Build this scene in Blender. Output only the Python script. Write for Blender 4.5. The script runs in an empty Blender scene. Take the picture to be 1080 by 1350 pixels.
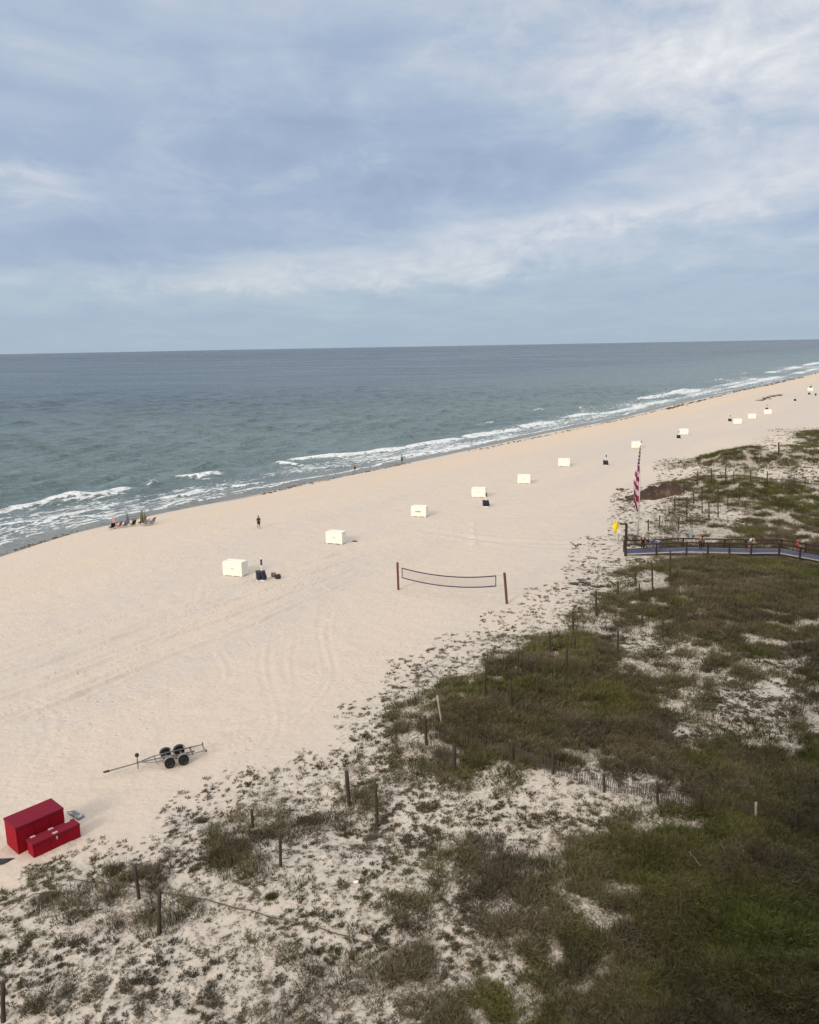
import bpy, bmesh, math, random
import numpy as np
from mathutils import Vector, Matrix

random.seed(7)
RNG = np.random.default_rng(11)
sc = bpy.context.scene
COL = sc.collection
R = math.radians

# ------------------------------------------------------------------ camera
F_PX = 1083.0
CAMZ = 24.0
PITCH = R(11.43)
ROLL = R(1.06)
f0 = Vector((0, math.cos(PITCH), -math.sin(PITCH)))
u0 = Vector((0, math.sin(PITCH), math.cos(PITCH)))
r0 = Vector((1, 0, 0))
r_ = r0 * math.cos(ROLL) - u0 * math.sin(ROLL)
u_ = u0 * math.cos(ROLL) + r0 * math.sin(ROLL)
CAM = Vector((0, 0, CAMZ))


def ray(px, py):
    d = f0 * F_PX + r_ * (px - 540) - u_ * (py - 675)
    return d.normalized()


def at(px, py, Z=0.0):
    """world point where the photograph's pixel meets the level Z"""
    d = ray(px, py)
    k = (Z - CAMZ) / d.z
    return CAM + d * k


def proj(p):
    v = Vector(p) - CAM
    z = v.dot(f0)
    return 540 + F_PX * v.dot(r_) / z, 675 - F_PX * v.dot(u_) / z


def up_height(foot, ytop):
    """height above foot whose projection has photo row ytop"""
    lo, hi = 0.0, 30.0
    for _ in range(40):
        m = (lo + hi) / 2
        if proj(foot + Vector((0, 0, m)))[1] > ytop:
            lo = m
        else:
            hi = m
    return lo


cd = bpy.data.cameras.new('camera')
cam = bpy.data.objects.new('camera', cd)
COL.objects.link(cam)
cd.sensor_fit = 'HORIZONTAL'
cd.sensor_width = 36
cd.lens = 36 * F_PX / 1080
cd.clip_end = 60000
cd.clip_start = 0.2
cam.matrix_world = Matrix((
    (r_.x, u_.x, -f0.x, 0), (r_.y, u_.y, -f0.y, 0), (r_.z, u_.z, -f0.z, CAMZ), (0, 0, 0, 1)))
sc.camera = cam


# ------------------------------------------------------------------ noise in numpy
_perm = np.random.default_rng(5).permutation(1024)
_val = np.random.default_rng(6).random(1024)


def vnoise(x, y, seed=0):
    x = np.asarray(x, float); y = np.asarray(y, float)
    xi = np.floor(x).astype(np.int64); yi = np.floor(y).astype(np.int64)
    fx = x - xi; fy = y - yi
    fx = fx * fx * fx * (fx * (fx * 6 - 15) + 10); fy = fy * fy * fy * (fy * (fy * 6 - 15) + 10)

    def h(a, b):
        return _val[_perm[(_perm[(a + seed * 37) & 1023] + b) & 1023]]
    a = h(xi, yi); b = h(xi + 1, yi); c = h(xi, yi + 1); d = h(xi + 1, yi + 1)
    return (a * (1 - fx) + b * fx) * (1 - fy) + (c * (1 - fx) + d * fx) * fy


def fbm(x, y, oct=3, seed=0):
    s = 0; a = .5; t = 0
    for i in range(oct):
        s = s + a * vnoise(x * 2 ** i, y * 2 ** i, seed + i * 3); t += a; a *= .5
    return s / t


def sstep(a, b, x):
    t = np.clip((x - a) / (b - a), 0, 1)
    return t * t * (3 - 2 * t)


# ------------------------------------------------------------------ shore line
SEA = -1.2
shore_px = [(-60, 745), (0, 726), (60, 706), (100, 695), (160, 682), (200, 674), (300, 655), (400, 633.5), (450, 624), (500, 614), (560, 602),
            (600, 594), (700, 572.5), (800, 553), (900, 529), (960, 516), (1010, 506), (1080, 490)]
sp = [at(x, y, SEA) for x, y in shore_px]
ET = (sp[-1] - sp[1]); ET.z = 0; ET.normalize()
EN = Vector((ET.y, -ET.x, 0))
ORG = sp[1].copy()
st = np.array([(p - ORG).dot(ET) for p in sp]); sn = np.array([(p - ORG).dot(EN) for p in sp])
_tt = np.linspace(st[0] - 200, st[-1] + 400, 700)
_nn = np.interp(_tt, st, sn)
_k = np.exp(-np.linspace(-2, 2, 15) ** 2); _k /= _k.sum()
_nn = np.convolve(np.pad(_nn, 7, mode='edge'), _k, 'valid')


def ST(t):
    return np.interp(t, _tt, _nn)


def ts(x, y):
    dx = x - ORG.x; dy = y - ORG.y
    t = dx * ET.x + dy * ET.y
    n = dx * EN.x + dy * EN.y
    return t, n - ST(t)


# dune hills: pixel of the base, reach along x / y, height
hills = [(640, 960, 9, 6, .8), (740, 890, 8, 6, .8), (730, 1060, 6, 4, .7), (900, 930, 12, 8, .5), (1000, 1180, 9, 8, .6), (330, 1150, 4, 3, .4),
         (975, 619, 11, 8, 1.7), (1040, 617, 16, 9, 1.9), (1115, 617, 20, 10, 2.0), (900, 655, 10, 8, .9), (950, 652, 10, 8, 1.2), (1010, 655, 12, 9, 1.2),
         (1080, 662, 16, 10, .9), (1110, 583, 22, 16, 2.2), (850, 800, 14, 10, .6), (1000, 800, 20, 14, .7), (560, 1180, 6, 4, .3), (120, 1260, 6, 4, .35)]
hw = [(at(a, b), sx, sy, h) for a, b, sx, sy, h in hills]


def Hbase(x, y):
    x = np.asarray(x, float); y = np.asarray(y, float)
    t, s = ts(x, y)
    z = np.where(s >= -4, SEA - .24 + 1.44 * sstep(-4, 22, s), SEA - .24 + .05 * (s + 4))
    z = np.maximum(z, -4.5)
    z = z + .10 * (fbm(x * .05, y * .05, 2, 3) - .5) * sstep(10, 40, s)
    for p, sx, sy, h in hw:
        z = z + h * np.exp(-((x - p.x) / sx) ** 2 - ((y - p.y) / sy) ** 2)
    return z


def march(px, py, H, top=7):
    d = ray(px, py)
    k1 = (-1.3 - CAMZ) / d.z; k0 = (top - CAMZ) / d.z
    ks = np.linspace(k0, k1, 700)
    X = d.x * ks; Y = d.y * ks; Z = CAMZ + d.z * ks
    below = np.nonzero(Z <= H(X, Y))[0]
    return CAM + d * (ks[below[0]] if len(below) else k1)


# ------------------------------------------------------------------ plant cover read off the photograph
cov_rows = {
    1380: '3333334445667899999', 1350: '3333334445667899999', 1320: '3533333445567899999', 1280: '3333333456435899999',
    1240: '3333323334346899999', 1200: '3357432234466589999',
    1160: '0446333333477889999', 1120: '0011383334644799999', 1090: '0000345443344458999', 1060: '0000124353333335999',
    1030: '0000013344541146999', 1000: '0000000135688889999', 970: '0000000036999994446', 940: '0000000025999895445',
    910: '0000000003699997436', 880: '0000000001369865747', 850: '0000000000137935678', 820: '0000000000012578877',
    790: '0000000000001468989', 760: '0000000000000358989', 735: '0000000000000136888', 715: '0000000000000145777', 700: '0000000000000045677', 690: '0000000000000035466', 680: '0000000000000034267', 670: '0000000000000035576',
    660: '0000000000000035886', 650: '0000000000000014884', 640: '0000000000000006863', 632: '0000000000000001332', 622: '0000000000000001222', 614: '0000000000000005743', 607: '0000000000000002899',
    600: '0000000000000000799', 592: '0000000000000000011', 582: '0000000000000000016', 572: '0000000000000000008', 555: '0000000000000000000',
}
_cp = []
for y, row in cov_rows.items():
    for i, ch in enumerate(row):
        p = march(i * 60, y, Hbase); _cp.append((math.atan2(p.x, p.y), math.log(math.hypot(p.x, p.y)), int(ch) / 9.0))
    p = march(1160, y, Hbase); _cp.append((math.atan2(p.x, p.y), math.log(math.hypot(p.x, p.y)), int(row[-1]) / 9.0))
_cp = np.array(_cp)
GA = np.linspace(-.62, .62, 260); GL = np.linspace(math.log(20), math.log(330), 240)
_ga, _gl = np.meshgrid(GA, GL)
_num = np.zeros_like(_ga); _den = np.zeros_like(_ga)
for a, l, c in _cp:
    d2 = ((_ga - a) / .030) ** 2 + ((_gl - l) / .045) ** 2
    w = 1 / (d2 + .12) ** 2
    _num += w * c; _den += w
COVG = _num / _den
COVG[_gl > math.log(300)] = 0


def grid_lookup(G, x, y):
    a = np.arctan2(x, y); l = np.log(np.maximum(np.hypot(x, y), 1e-3))
    fa = np.clip((a - GA[0]) / (GA[1] - GA[0]), 0, len(GA) - 1.001)
    fl = np.clip((l - GL[0]) / (GL[1] - GL[0]), 0, len(GL) - 1.001)
    ia = fa.astype(int); il = fl.astype(int); ua = fa - ia; ul = fl - il
    return (G[il, ia] * (1 - ua) + G[il, ia + 1] * ua) * (1 - ul) + (G[il + 1, ia] * (1 - ua) + G[il + 1, ia + 1] * ua) * ul


def cover(x, y):
    return grid_lookup(COVG, x, y)


# green patches (pixel, pixel, reach in metres, strength)
greens = [(690, 935, 3, .9), (640, 940, 2.5, .7), (760, 945, 3, .8), (740, 872, 3, .9), (690, 890, 2, .6), (800, 930, 3, .6), (1000, 1240, 5, .75),
          (1040, 1150, 5, .7), (900, 1180, 4, .5), (950, 1100, 4, .6), (850, 1330, 3, .5), (1010, 660, 12, .9), (1050, 670, 12, .7), (960, 612, 16, 1),
          (890, 645, 9, .8), (930, 640, 9, .6), (1080, 575, 30, .9), (700, 1330, 2.5, .5), (775, 1230, 1.5, .8), (1050, 760, 6, .4), (900, 760, 8, .35),
          (870, 1110, 3, .4), (1060, 1010, 5, .5), (560, 960, 2, .4)]
gw = [(at(a, b), r, s) for a, b, r, s in greens]


def greenness(x, y):
    g = np.zeros_like(np.asarray(x, float))
    for p, r, s in gw:
        g = np.maximum(g, s * np.exp(-((x - p.x) ** 2 + (y - p.y) ** 2) / (r * r)))
    return g


tracks = []


def track(pts, w, depth):
    q = [at(*p) for p in pts]
    P = np.array([(p.x, p.y) for p in q])
    # smooth resample
    d = np.r_[0, np.cumsum(np.hypot(*np.diff(P, axis=0).T))]
    tt = np.linspace(0, d[-1], max(12, int(d[-1] / 1.2)))
    X = np.interp(tt, d, P[:, 0]); Y = np.interp(tt, d, P[:, 1])
    for _ in range(6):
        X[1:-1] = (X[:-2] + 2 * X[1:-1] + X[2:]) / 4; Y[1:-1] = (Y[:-2] + 2 * Y[1:-1] + Y[2:]) / 4
    tracks.append((X, Y, w, depth))


for k, off in enumerate((0, 7, 20, 27, 40, 47, 62, 70)):
    track([(-30, 868 + off * 1.5), (90, 830 + off * 1.35), (200, 796 + off * 1.15), (300, 770 + off), (400, 740 + off * .8), (480, 718 + off * .6), (620, 690 + off * .4)], .34, .10 + .03 * (k % 2))
track([(-30, 800), (80, 775), (180, 756), (300, 735)], .25, .06)
track([(-30, 812), (80, 786), (180, 766), (290, 747)], .25, .06)
for off in (0, 13):
    track([(260 + off, 770), (256 + off, 800), (200 + off, 820)], .2, .03)
    track([(278 + off, 860), (296 + off, 882), (292 + off, 903), (270 + off, 918), (235 + off, 930)], .22, .032)
    track([(425 + off, 805), (418 + off, 830), (422 + off, 855), (432 + off, 880), (432 + off, 905), (412 + off, 932), (380 + off, 955)], .2, .035)
    track([(345 + off, 850), (340 + off, 880), (352 + off, 920), (366 + off, 945), (362 + off, 965), (348 + off, 985)], .22, .03)
    track([(380 + off, 840), (372 + off, 870), (378 + off, 900)], .2, .022)
    track([(20 + off * 1.6, 920), (64 + off * 1.6, 935), (70 + off * 1.6, 965), (40 + off * 1.6, 1010)], .22, .03)
    track([(-20, 940 + off), (100, 905 + off), (220, 872 + off), (330, 838 + off), (430, 806 + off)], .25, .045)
for off in (0, 11):
    track([(300, 955 + off), (400, 935 + off), (480, 900 + off), (560, 850 + off), (640, 800 + off)], .3, .035)
    track([(-20, 985 + off), (100, 950 + off), (230, 910 + off), (330, 870 + off), (420, 830 + off)], .26, .05)
    track([(-20, 1040 + off), (60, 1010 + off), (150, 975 + off), (300, 925 + off), (420, 880 + off)], .26, .03)
track([(560, 700), (640, 712), (720, 717), (800, 719)], .8, .06)
track([(600, 706), (700, 722), (790, 722)], .7, .05)


def H0(x, y):
    """ground height without fine tracks"""
    x = np.asarray(x, float); y = np.asarray(y, float)
    z = Hbase(x, y)
    c = cover(x, y)
    z = z + c * (.60 * (fbm(x * .35, y * .35, 3, 9) - .4) + .30 * sstep(.4, .9, c) * (fbm(x * 1.0, y * 1.0, 2, 15) - .5)) + sstep(0, .4, c) * .12 * (fbm(x * 1.5, y * 1.5, 2, 21) - .5)
    return z


def gz(x, y):
    return float(H0(np.array([x]), np.array([y]))[0])


def ground(px, py):
    """first meeting of the pixel's ray with the ground"""
    p = march(px, py, H0)
    p.z = gz(p.x, p.y)
    return p


# ------------------------------------------------------------------ node helpers
class NT:
    def __init__(s, tree):
        s.t = tree; s.n = tree.nodes; s.l = tree.links

    def new(s, typ, **kw):
        n = s.n.new(typ)
        for k, v in kw.items():
            setattr(n, k, v)
        return n

    def put(s, sock, v):
        if hasattr(v, 'is_linked') or isinstance(v, bpy.types.NodeSocket):
            s.l.new(v, sock)
        elif isinstance(v, (tuple, list)) and len(v) == 3 and sock.type == 'RGBA':
            sock.default_value = (*v, 1)
        else:
            sock.default_value = v

    def math(s, op, a, b=0.0, c=0.0, clamp=False):
        n = s.new('ShaderNodeMath', operation=op, use_clamp=clamp)
        s.put(n.inputs[0], a); s.put(n.inputs[1], b); s.put(n.inputs[2], c)
        return n.outputs[0]

    def mix(s, fac, a, b, mode='MIX'):
        n = s.new('ShaderNodeMix', data_type='RGBA', blend_type=mode)
        s.put(n.inputs[0], fac); s.put(n.inputs[6], a); s.put(n.inputs[7], b)
        return n.outputs[2]

    def noise(s, vec, scale, detail=3, rough=.55, dist=0.0):
        n = s.new('ShaderNodeTexNoise')
        if vec is not None: s.put(n.inputs['Vector'], vec)
        n.inputs['Scale'].default_value = scale; n.inputs['Detail'].default_value = detail
        n.inputs['Roughness'].default_value = rough; n.inputs['Distortion'].default_value = dist
        return n.outputs[0]

    def smooth(s, x, a, b, lo=0.0, hi=1.0):
        n = s.new('ShaderNodeMapRange', interpolation_type='SMOOTHSTEP')
        s.put(n.inputs[0], x); s.put(n.inputs[1], a); s.put(n.inputs[2], b); s.put(n.inputs[3], lo); s.put(n.inputs[4], hi)
        return n.outputs[0]

    def ramp(s, x, stops):
        n = s.new('ShaderNodeValToRGB')
        while len(n.color_ramp.elements) < len(stops): n.color_ramp.elements.new(.5)
        for e, (p, c) in zip(n.color_ramp.elements, stops):
            e.position = p; e.color = (*c, 1)
        s.put(n.inputs[0], x)
        return n.outputs[0]

    def vscale(s, vec, sx, sy, sz=1):
        n = s.new('ShaderNodeVectorMath', operation='MULTIPLY')
        s.put(n.inputs[0], vec); n.inputs[1].default_value = (sx, sy, sz)
        return n.outputs[0]

    def attr(s, name, kind='GEOMETRY'):
        n = s.new('ShaderNodeAttribute', attribute_name=name, attribute_type=kind)
        return n

    def comb(s, x, y, z=0.0):
        n = s.new('ShaderNodeCombineXYZ')
        s.put(n.inputs[0], x); s.put(n.inputs[1], y); s.put(n.inputs[2], z)
        return n.outputs[0]

    def bump(s, h, strength, dist, normal=None):
        n = s.new('ShaderNodeBump')
        n.inputs['Strength'].default_value = strength; n.inputs['Distance'].default_value = dist
        s.put(n.inputs['Height'], h)
        if normal is not None: s.put(n.inputs['Normal'], normal)
        return n.outputs[0]


def new_mat(name):
    m = bpy.data.materials.new(name); m.use_nodes = True
    nt = NT(m.node_tree)
    b = m.node_tree.nodes['Principled BSDF']
    return m, nt, b


def paint(name, col, rough=.6, vary=.12, scale=6, dirt=None, metal=0, bump=.15, stretch=(1, 1, 1)):
    """generic surface: colour mottled by noise, fine bump, optional dirt patches"""
    m, nt, b = new_mat(name)
    tc = nt.new('ShaderNodeTexCoord').outputs['Object']
    v = nt.vscale(tc, *stretch)
    n = nt.noise(v, scale, 5, .6)
    lo = tuple(c * (1 - vary) for c in col); hi = tuple(min(1, c * (1 + vary)) for c in col)
    c = nt.mix(n, lo, hi)
    if dirt:
        d = nt.noise(v, scale * .6, 6, .65, .4)
        c = nt.mix(nt.smooth(d, .52, .68), c, dirt)
    nt.put(b.inputs['Base Color'], c)
    b.inputs['Roughness'].default_value = rough
    b.inputs['Metallic'].default_value = metal
    b.inputs['Specular IOR Level'].default_value = .5 if rough < .6 else .2
    if bump:
        nt.put(b.inputs['Normal'], nt.bump(nt.noise(v, scale * 5, 3), bump, .02))
    return m


# ------------------------------------------------------------------ mesh helpers
class MB:
    def __init__(s):
        s.v = []; s.f = []

    def add(s, vs, fs):
        o = len(s.v); s.v += [tuple(p) for p in vs]; s.f += [tuple(i + o for i in f) for f in fs]

    def box(s, c, size, rz=0, tilt=None):
        hx, hy, hz = size[0] / 2, size[1] / 2, size[2] / 2
        M = Matrix.Rotation(rz, 3, 'Z')
        if tilt is not None: M = tilt @ M
        vs = [Vector(c) + M @ Vector((x, y, z)) for x in (-hx, hx) for y in (-hy, hy) for z in (-hz, hz)]
        s.add(vs, [(0, 1, 3, 2), (4, 6, 7, 5), (0, 4, 5, 1), (2, 3, 7, 6), (0, 2, 6, 4), (1, 5, 7, 3)])

    def tube(s, pts, rad, n=8, cap=True):
        pts = [Vector(p) for p in pts]
        rads = rad if isinstance(rad, (list, tuple)) else [rad] * len(pts)
        vs = []
        prev = None
        for i, p in enumerate(pts):
            d = (pts[min(i + 1, len(pts) - 1)] - pts[max(i - 1, 0)]).normalized()
            a = prev if prev is not None else (Vector((0, 0, 1)) if abs(d.z) < .9 else Vector((1, 0, 0)))
            u = (a - d * a.dot(d)).normalized(); w = d.cross(u); prev = u
            for k in range(n):
                t = 2 * math.pi * k / n
                vs.append(p + (u * math.cos(t) + w * math.sin(t)) * rads[i])
        fs = []
        for i in range(len(pts) - 1):
            for k in range(n):
                k2 = (k + 1) % n
                fs.append((i * n + k, i * n + k2, (i + 1) * n + k2, (i + 1) * n + k))
        if cap:
            fs.append(tuple(range(n - 1, -1, -1))); fs.append(tuple((len(pts) - 1) * n + k for k in range(n)))
        s.add(vs, fs)

    def lathe(s, c, prof, n=16, M=None):
        """prof: list of (radius, z) around the local z axis"""
        vs = []
        for r, z in prof:
            for k in range(n):
                t = 2 * math.pi * k / n
                p = Vector((r * math.cos(t), r * math.sin(t), z))
                vs.append(Vector(c) + (M @ p if M is not None else p))
        fs = []
        for i in range(len(prof) - 1):
            for k in range(n):
                k2 = (k + 1) % n
                fs.append((i * n + k, i * n + k2, (i + 1) * n + k2, (i + 1) * n + k))
        fs.append(tuple(range(n - 1, -1, -1))); fs.append(tuple((len(prof) - 1) * n + k for k in range(n)))
        s.add(vs, fs)

    def build(s, name, material, parent=None, bevel=0, smooth=False, loc=None):
        me = bpy.data.meshes.new(name)
        me.from_pydata(s.v, [], s.f); me.validate()
        if bevel:
            bm = bmesh.new(); bm.from_mesh(me)
            bmesh.ops.bevel(bm, geom=[e for e in bm.edges], offset=bevel, segments=2, affect='EDGES', profile=.7)
            bm.to_mesh(me); bm.free()
        if smooth:
            me.polygons.foreach_set('use_smooth', [True] * len(me.polygons))
        me.materials.append(material)
        o = bpy.data.objects.new(name, me); COL.objects.link(o)
        if parent is not None: o.parent = parent
        if loc is not None: o.location = loc
        return o


def tag(o, label=None, cat=None, group=None, kind=None):
    if label: o['label'] = label
    if cat: o['category'] = cat
    if group: o['group'] = group
    if kind: o['kind'] = kind
    return o


def thing(name, loc, rz=0, label=None, cat=None, group=None):
    o = bpy.data.objects.new(name, None); COL.objects.link(o)
    o.empty_display_size = .3
    o.location = loc; o.rotation_euler = (0, 0, rz)
    return tag(o, label, cat, group)


def kids(o):
    return [c for c in COL.objects if c.parent == o]


def copy_tree(o, parent=None):
    c = o.copy(); COL.objects.link(c)
    if parent is not None: c.parent = parent
    for ch in kids(o): copy_tree(ch, c)
    return c


def np_mesh(name, verts, quads, attrs, material, smooth=True):
    me = bpy.data.meshes.new(name)
    nv = len(verts); nq = len(quads)
    me.vertices.add(nv); me.vertices.foreach_set('co', verts.astype(np.float32).ravel())
    me.loops.add(nq * 4); me.loops.foreach_set('vertex_index', quads.astype(np.int32).ravel())
    me.polygons.add(nq); me.polygons.foreach_set('loop_start', np.arange(0, nq * 4, 4, dtype=np.int32))
    me.polygons.foreach_set('use_smooth', np.ones(nq, bool))
    me.update(calc_edges=True)
    for k, a in attrs.items():
        at_ = me.attributes.new(k, 'FLOAT', 'POINT'); at_.data.foreach_set('value', a.astype(np.float32).ravel())
    me.materials.append(material)
    o = bpy.data.objects.new(name, me); COL.objects.link(o)
    return o


def grid_quads(nr, nc, wrap=False):
    i = np.arange(nr - 1)[:, None]; j = np.arange(nc - 1 if not wrap else nc)[None, :]
    j2 = (j + 1) % nc
    return np.stack([i * nc + j, i * nc + j2, (i + 1) * nc + j2, (i + 1) * nc + j], -1).reshape(-1, 4)


# ------------------------------------------------------------------ SAND
def sand_material():
    m, nt, b = new_mat('sand')
    geo = nt.new('ShaderNodeNewGeometry').outputs['Position']
    cov = nt.attr('cover').outputs['Fac']; wet = nt.attr('wet').outputs['Fac']; warm = nt.attr('warm').outputs['Fac']
    s_ = nt.attr('shore').outputs['Fac']; t_ = nt.attr('along').outputs['Fac']
    tsv = nt.comb(nt.math('MULTIPLY', t_, .12), s_, 0.0)
    n_big = nt.noise(tsv, .09, 4, .55, .3)
    n_mid = nt.noise(nt.comb(nt.math('MULTIPLY', t_, .25), s_, 0.0), .45, 4, .6, .2)
    n_f = nt.noise(geo, 3.5, 5, .65)
    c = nt.mix(nt.smooth(n_big, .35, .65), (.605, .515, .43), (.56, .497, .437))
    c = nt.mix(nt.math('MULTIPLY', warm, .75), c, (.665, .525, .39))
    c = nt.mix(nt.math('MULTIPLY', nt.smooth(n_mid, .5, .75), .25), c, (.55, .45, .365))
    # dune sand is whiter, litter between the plants browner
    c = nt.mix(nt.smooth(cov, .1, .35), c, (.565, .505, .435))
    lit = nt.noise(geo, 1.3, 6, .7, .4)
    lf = nt.smooth(nt.math('ADD', lit, nt.math('MULTIPLY', cov, .5)), .64, .80)
    c = nt.mix(nt.math('MULTIPLY', nt.math('MULTIPLY', lf, nt.smooth(nt.noise(geo, 4.5, 5, .75), .42, .56)), .8), c, (.15, .12, .085))
    c = nt.mix(nt.math('MULTIPLY', nt.smooth(cov, .78, .97), nt.smooth(lit, .35, .55, .45, .95)), c, (.16, .125, .08))
    # small dark crumbs of plant litter
    cr = nt.noise(geo, 5.0, 5, .75)
    crf = nt.math('MULTIPLY', nt.smooth(cr, .555, .63), nt.smooth(cov, .08, .25))
    c = nt.mix(nt.math('MULTIPLY', crf, .75), c, (.12, .10, .07))
    c = nt.mix(nt.math('MULTIPLY', nt.smooth(n_f, .5, .75), .35), c, (.42, .35, .29))
    c = nt.mix(wet, c, (.17, .145, .12))
    nt.put(b.inputs['Base Color'], c)
    nt.put(b.inputs['Roughness'], nt.math('SUBTRACT', .95, nt.math('MULTIPLY', wet, .6)))
    b.inputs['Specular IOR Level'].default_value = .2
    # ripples, raked lines and footprints
    r1 = nt.noise(nt.comb(nt.math('MULTIPLY', t_, .10), s_, 0.0), 2.2, 4, .6, .15)
    r2 = nt.noise(geo, 2.6, 4, .6)
    vo = nt.new('ShaderNodeTexVoronoi', feature='F1'); nt.put(vo.inputs['Vector'], geo); vo.inputs['Scale'].default_value = 1.6
    fp = nt.math('MULTIPLY', nt.smooth(vo.outputs['Distance'], .12, .30), nt.smooth(nt.noise(geo, .12, 2), .42, .6))
    h = nt.math('ADD', nt.math('MULTIPLY', r1, .85), nt.math('ADD', nt.math('MULTIPLY', r2, .55), nt.math('MULTIPLY', fp, .28)))
    dry = nt.math('SUBTRACT', 1.0, wet)
    h = nt.math('MULTIPLY', h, dry)
    nt.put(b.inputs['Normal'], nt.bump(h, .9, .14))
    return m


def build_sand():
    az = np.concatenate([np.linspace(-math.pi, -.62, 60)[:-1], np.linspace(-.62, .62, 960), np.linspace(.62, math.pi, 60)[1:]])
    lr = np.concatenate([np.linspace(math.log(1.0), math.log(24), 30)[:-1], np.linspace(math.log(24), math.log(150), 780)[:-1],
                         np.linspace(math.log(150), math.log(700), 300)[:-1], np.linspace(math.log(700), math.log(22000), 90)])
    A, L = np.meshgrid(az, lr)
    rr = np.exp(L); X = rr * np.sin(A); Y = rr * np.cos(A)
    Z = H0(X, Y)
    t, s = ts(X, Y)
    # tyre tracks and rake lines pressed into the beach
    D = np.zeros_like(Z)
    for tx, ty, w, dep in tracks:
        m = (X > tx.min() - 2) & (X < tx.max() + 2) & (Y > ty.min() - 2) & (Y < ty.max() + 2)
        xs = X[m]; ys = Y[m]
        best = np.full(xs.shape, 1e9)
        for i in range(len(tx) - 1):
            ax, ay, bx, by = tx[i], ty[i], tx[i + 1], ty[i + 1]
            dx, dy = bx - ax, by - ay
            q = np.clip(((xs - ax) * dx + (ys - ay) * dy) / (dx * dx + dy * dy + 1e-9), 0, 1)
            best = np.minimum(best, (xs - ax - q * dx) ** 2 + (ys - ay - q * dy) ** 2)
        d = np.sqrt(best) / w
        D[m] += (.42 if dep < .04 else .95) * dep * (-np.exp(-d ** 2) + .7 * np.exp(-((d - 1.8) / .8) ** 2)) * (.5 + fbm(xs * .3, ys * .3, 2, 40))
    Z = Z + D
    near = (rr < 170)
    c = cover(X, Y)
    Z = Z + np.where(near, (fbm(X * .9, Y * .9, 3, 51) - .5) * .10 * sstep(6, 30, s), 0)
    wig = (fbm(t * .06, t * 0 + 3, 2, 61) - .5) * 3.5
    wet = 1 - sstep(.6, 4.2, s + wig)
    warm = np.exp(-((s - 13) / 13) ** 2) * (.55 + .45 * sstep(20, 160, t)) * (.6 + .8 * fbm(t * .03, s * .15, 2, 70))
    V = np.stack([X, Y, Z], -1).reshape(-1, 3)
    o = np_mesh('sand_beach', V, grid_quads(*X.shape), dict(cover=c, wet=wet, warm=np.clip(warm, 0, 1), shore=s, along=t), sand_material())
    tag(o, kind='structure')


build_sand()


# ------------------------------------------------------------------ SEA
breakers = [  # photo crest line, height, foam reach shoreward (m), foam strength
    ([(-40, 684), (0, 673), (60, 661), (120, 653), (188, 641)], .42, 1.9, 1.08),
    ([(192, 640), (212, 636)], .6, 1.2, .8),
    ([(-20, 692), (60, 684), (110, 674), (166, 663)], .3, 1.6, 1.05),
    ([(96, 697), (150, 685), (212, 671)], .2, 1.3, 1.1),
    ([(-30, 722), (0, 717), (30, 710)], .2, 1.5, 1.0),
    ([(192, 659), (240, 651), (286, 641)], .3, 1.6, 1.05), ([(205, 671), (255, 661), (310, 650)], .15, 1.0, 1.0), ([(60, 664), (110, 656), (150, 651)], .2, 1.0, .9), ([(330, 645), (380, 637), (440, 625)], .15, 1.0, 1.0),
    ([(215, 630), (262, 627), (292, 621)], .5, 2.5, .95),
    ([(262, 633), (292, 629)], .3, 1.5, .9),
    ([(288, 641), (330, 638), (353, 633)], .3, 1.3, 1.05),
    ([(300, 652), (350, 640), (410, 629)], .15, 1.4, .8),
    ([(366, 606), (420, 602), (500, 594), (560, 585), (610, 577)], .55, 2.6, 1.2),
    ([(605, 577), (650, 569), (700, 562)], .6, 4.0, 1.1),
    ([(355, 612), (405, 611)], .3, 2.0, 1.0),
    ([(470, 608), (540, 599), (600, 589), (680, 574)], .25, 2.5, .95),
    ([(430, 616), (468, 612)], .25, 1.5, .9),
    ([(500, 612), (530, 607)], .2, 1.5, .9),
    ([(612, 567), (626, 565)], .3, .9, .9), ([(620, 561), (658, 555)], .4, 1.2, 1.0),
    ([(680, 563), (720, 556), (765, 550)], .5, 4, 1.05), ([(704, 541), (718, 539)], .4, .9, .9),
    ([(755, 541), (795, 535)], .7, 3.5, 1.15), ([(720, 554), (760, 546), (805, 543), (850, 534)], .4, 4, .95),
    ([(838, 526), (880, 519), (915, 510)], .7, 4.5, 1.15), ([(830, 536), (880, 527), (930, 517)], .4, 3.5, 1.0),
    ([(885, 519), (930, 511), (975, 503), (1000, 499)], .7, 6, 1.15), ([(900, 522), (960, 510), (1010, 499)], .4, 5, 1.0),
    ([(960, 494), (985, 491)], .4, 1.6, .85), ([(1010, 491), (1050, 483), (1100, 473)], .7, 9, 1.2), ([(1000, 501), (1050, 491), (1100, 480)], .4, 7, 1.05),
    ([(935, 501), (955, 499)], .5, 2, .9), ([(905, 497), (910, 497)], .4, 2, .8), ([(780, 520), (800, 517)], .4, 1.5, .5),
]
swells = [  # unbroken dark swell crests
    ([(150, 640), (280, 612), (330, 608)], .5), ([(480, 585), (540, 575), (600, 568)], .7), ([(0, 625), (100, 617), (200, 606)], .4),
    ([(380, 598), (470, 586)], .45), ([(660, 548), (700, 542)], .6), ([(200, 668), (230, 664), (280, 652)], .35), ([(100, 650), (200, 628)], .3),
]
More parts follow.
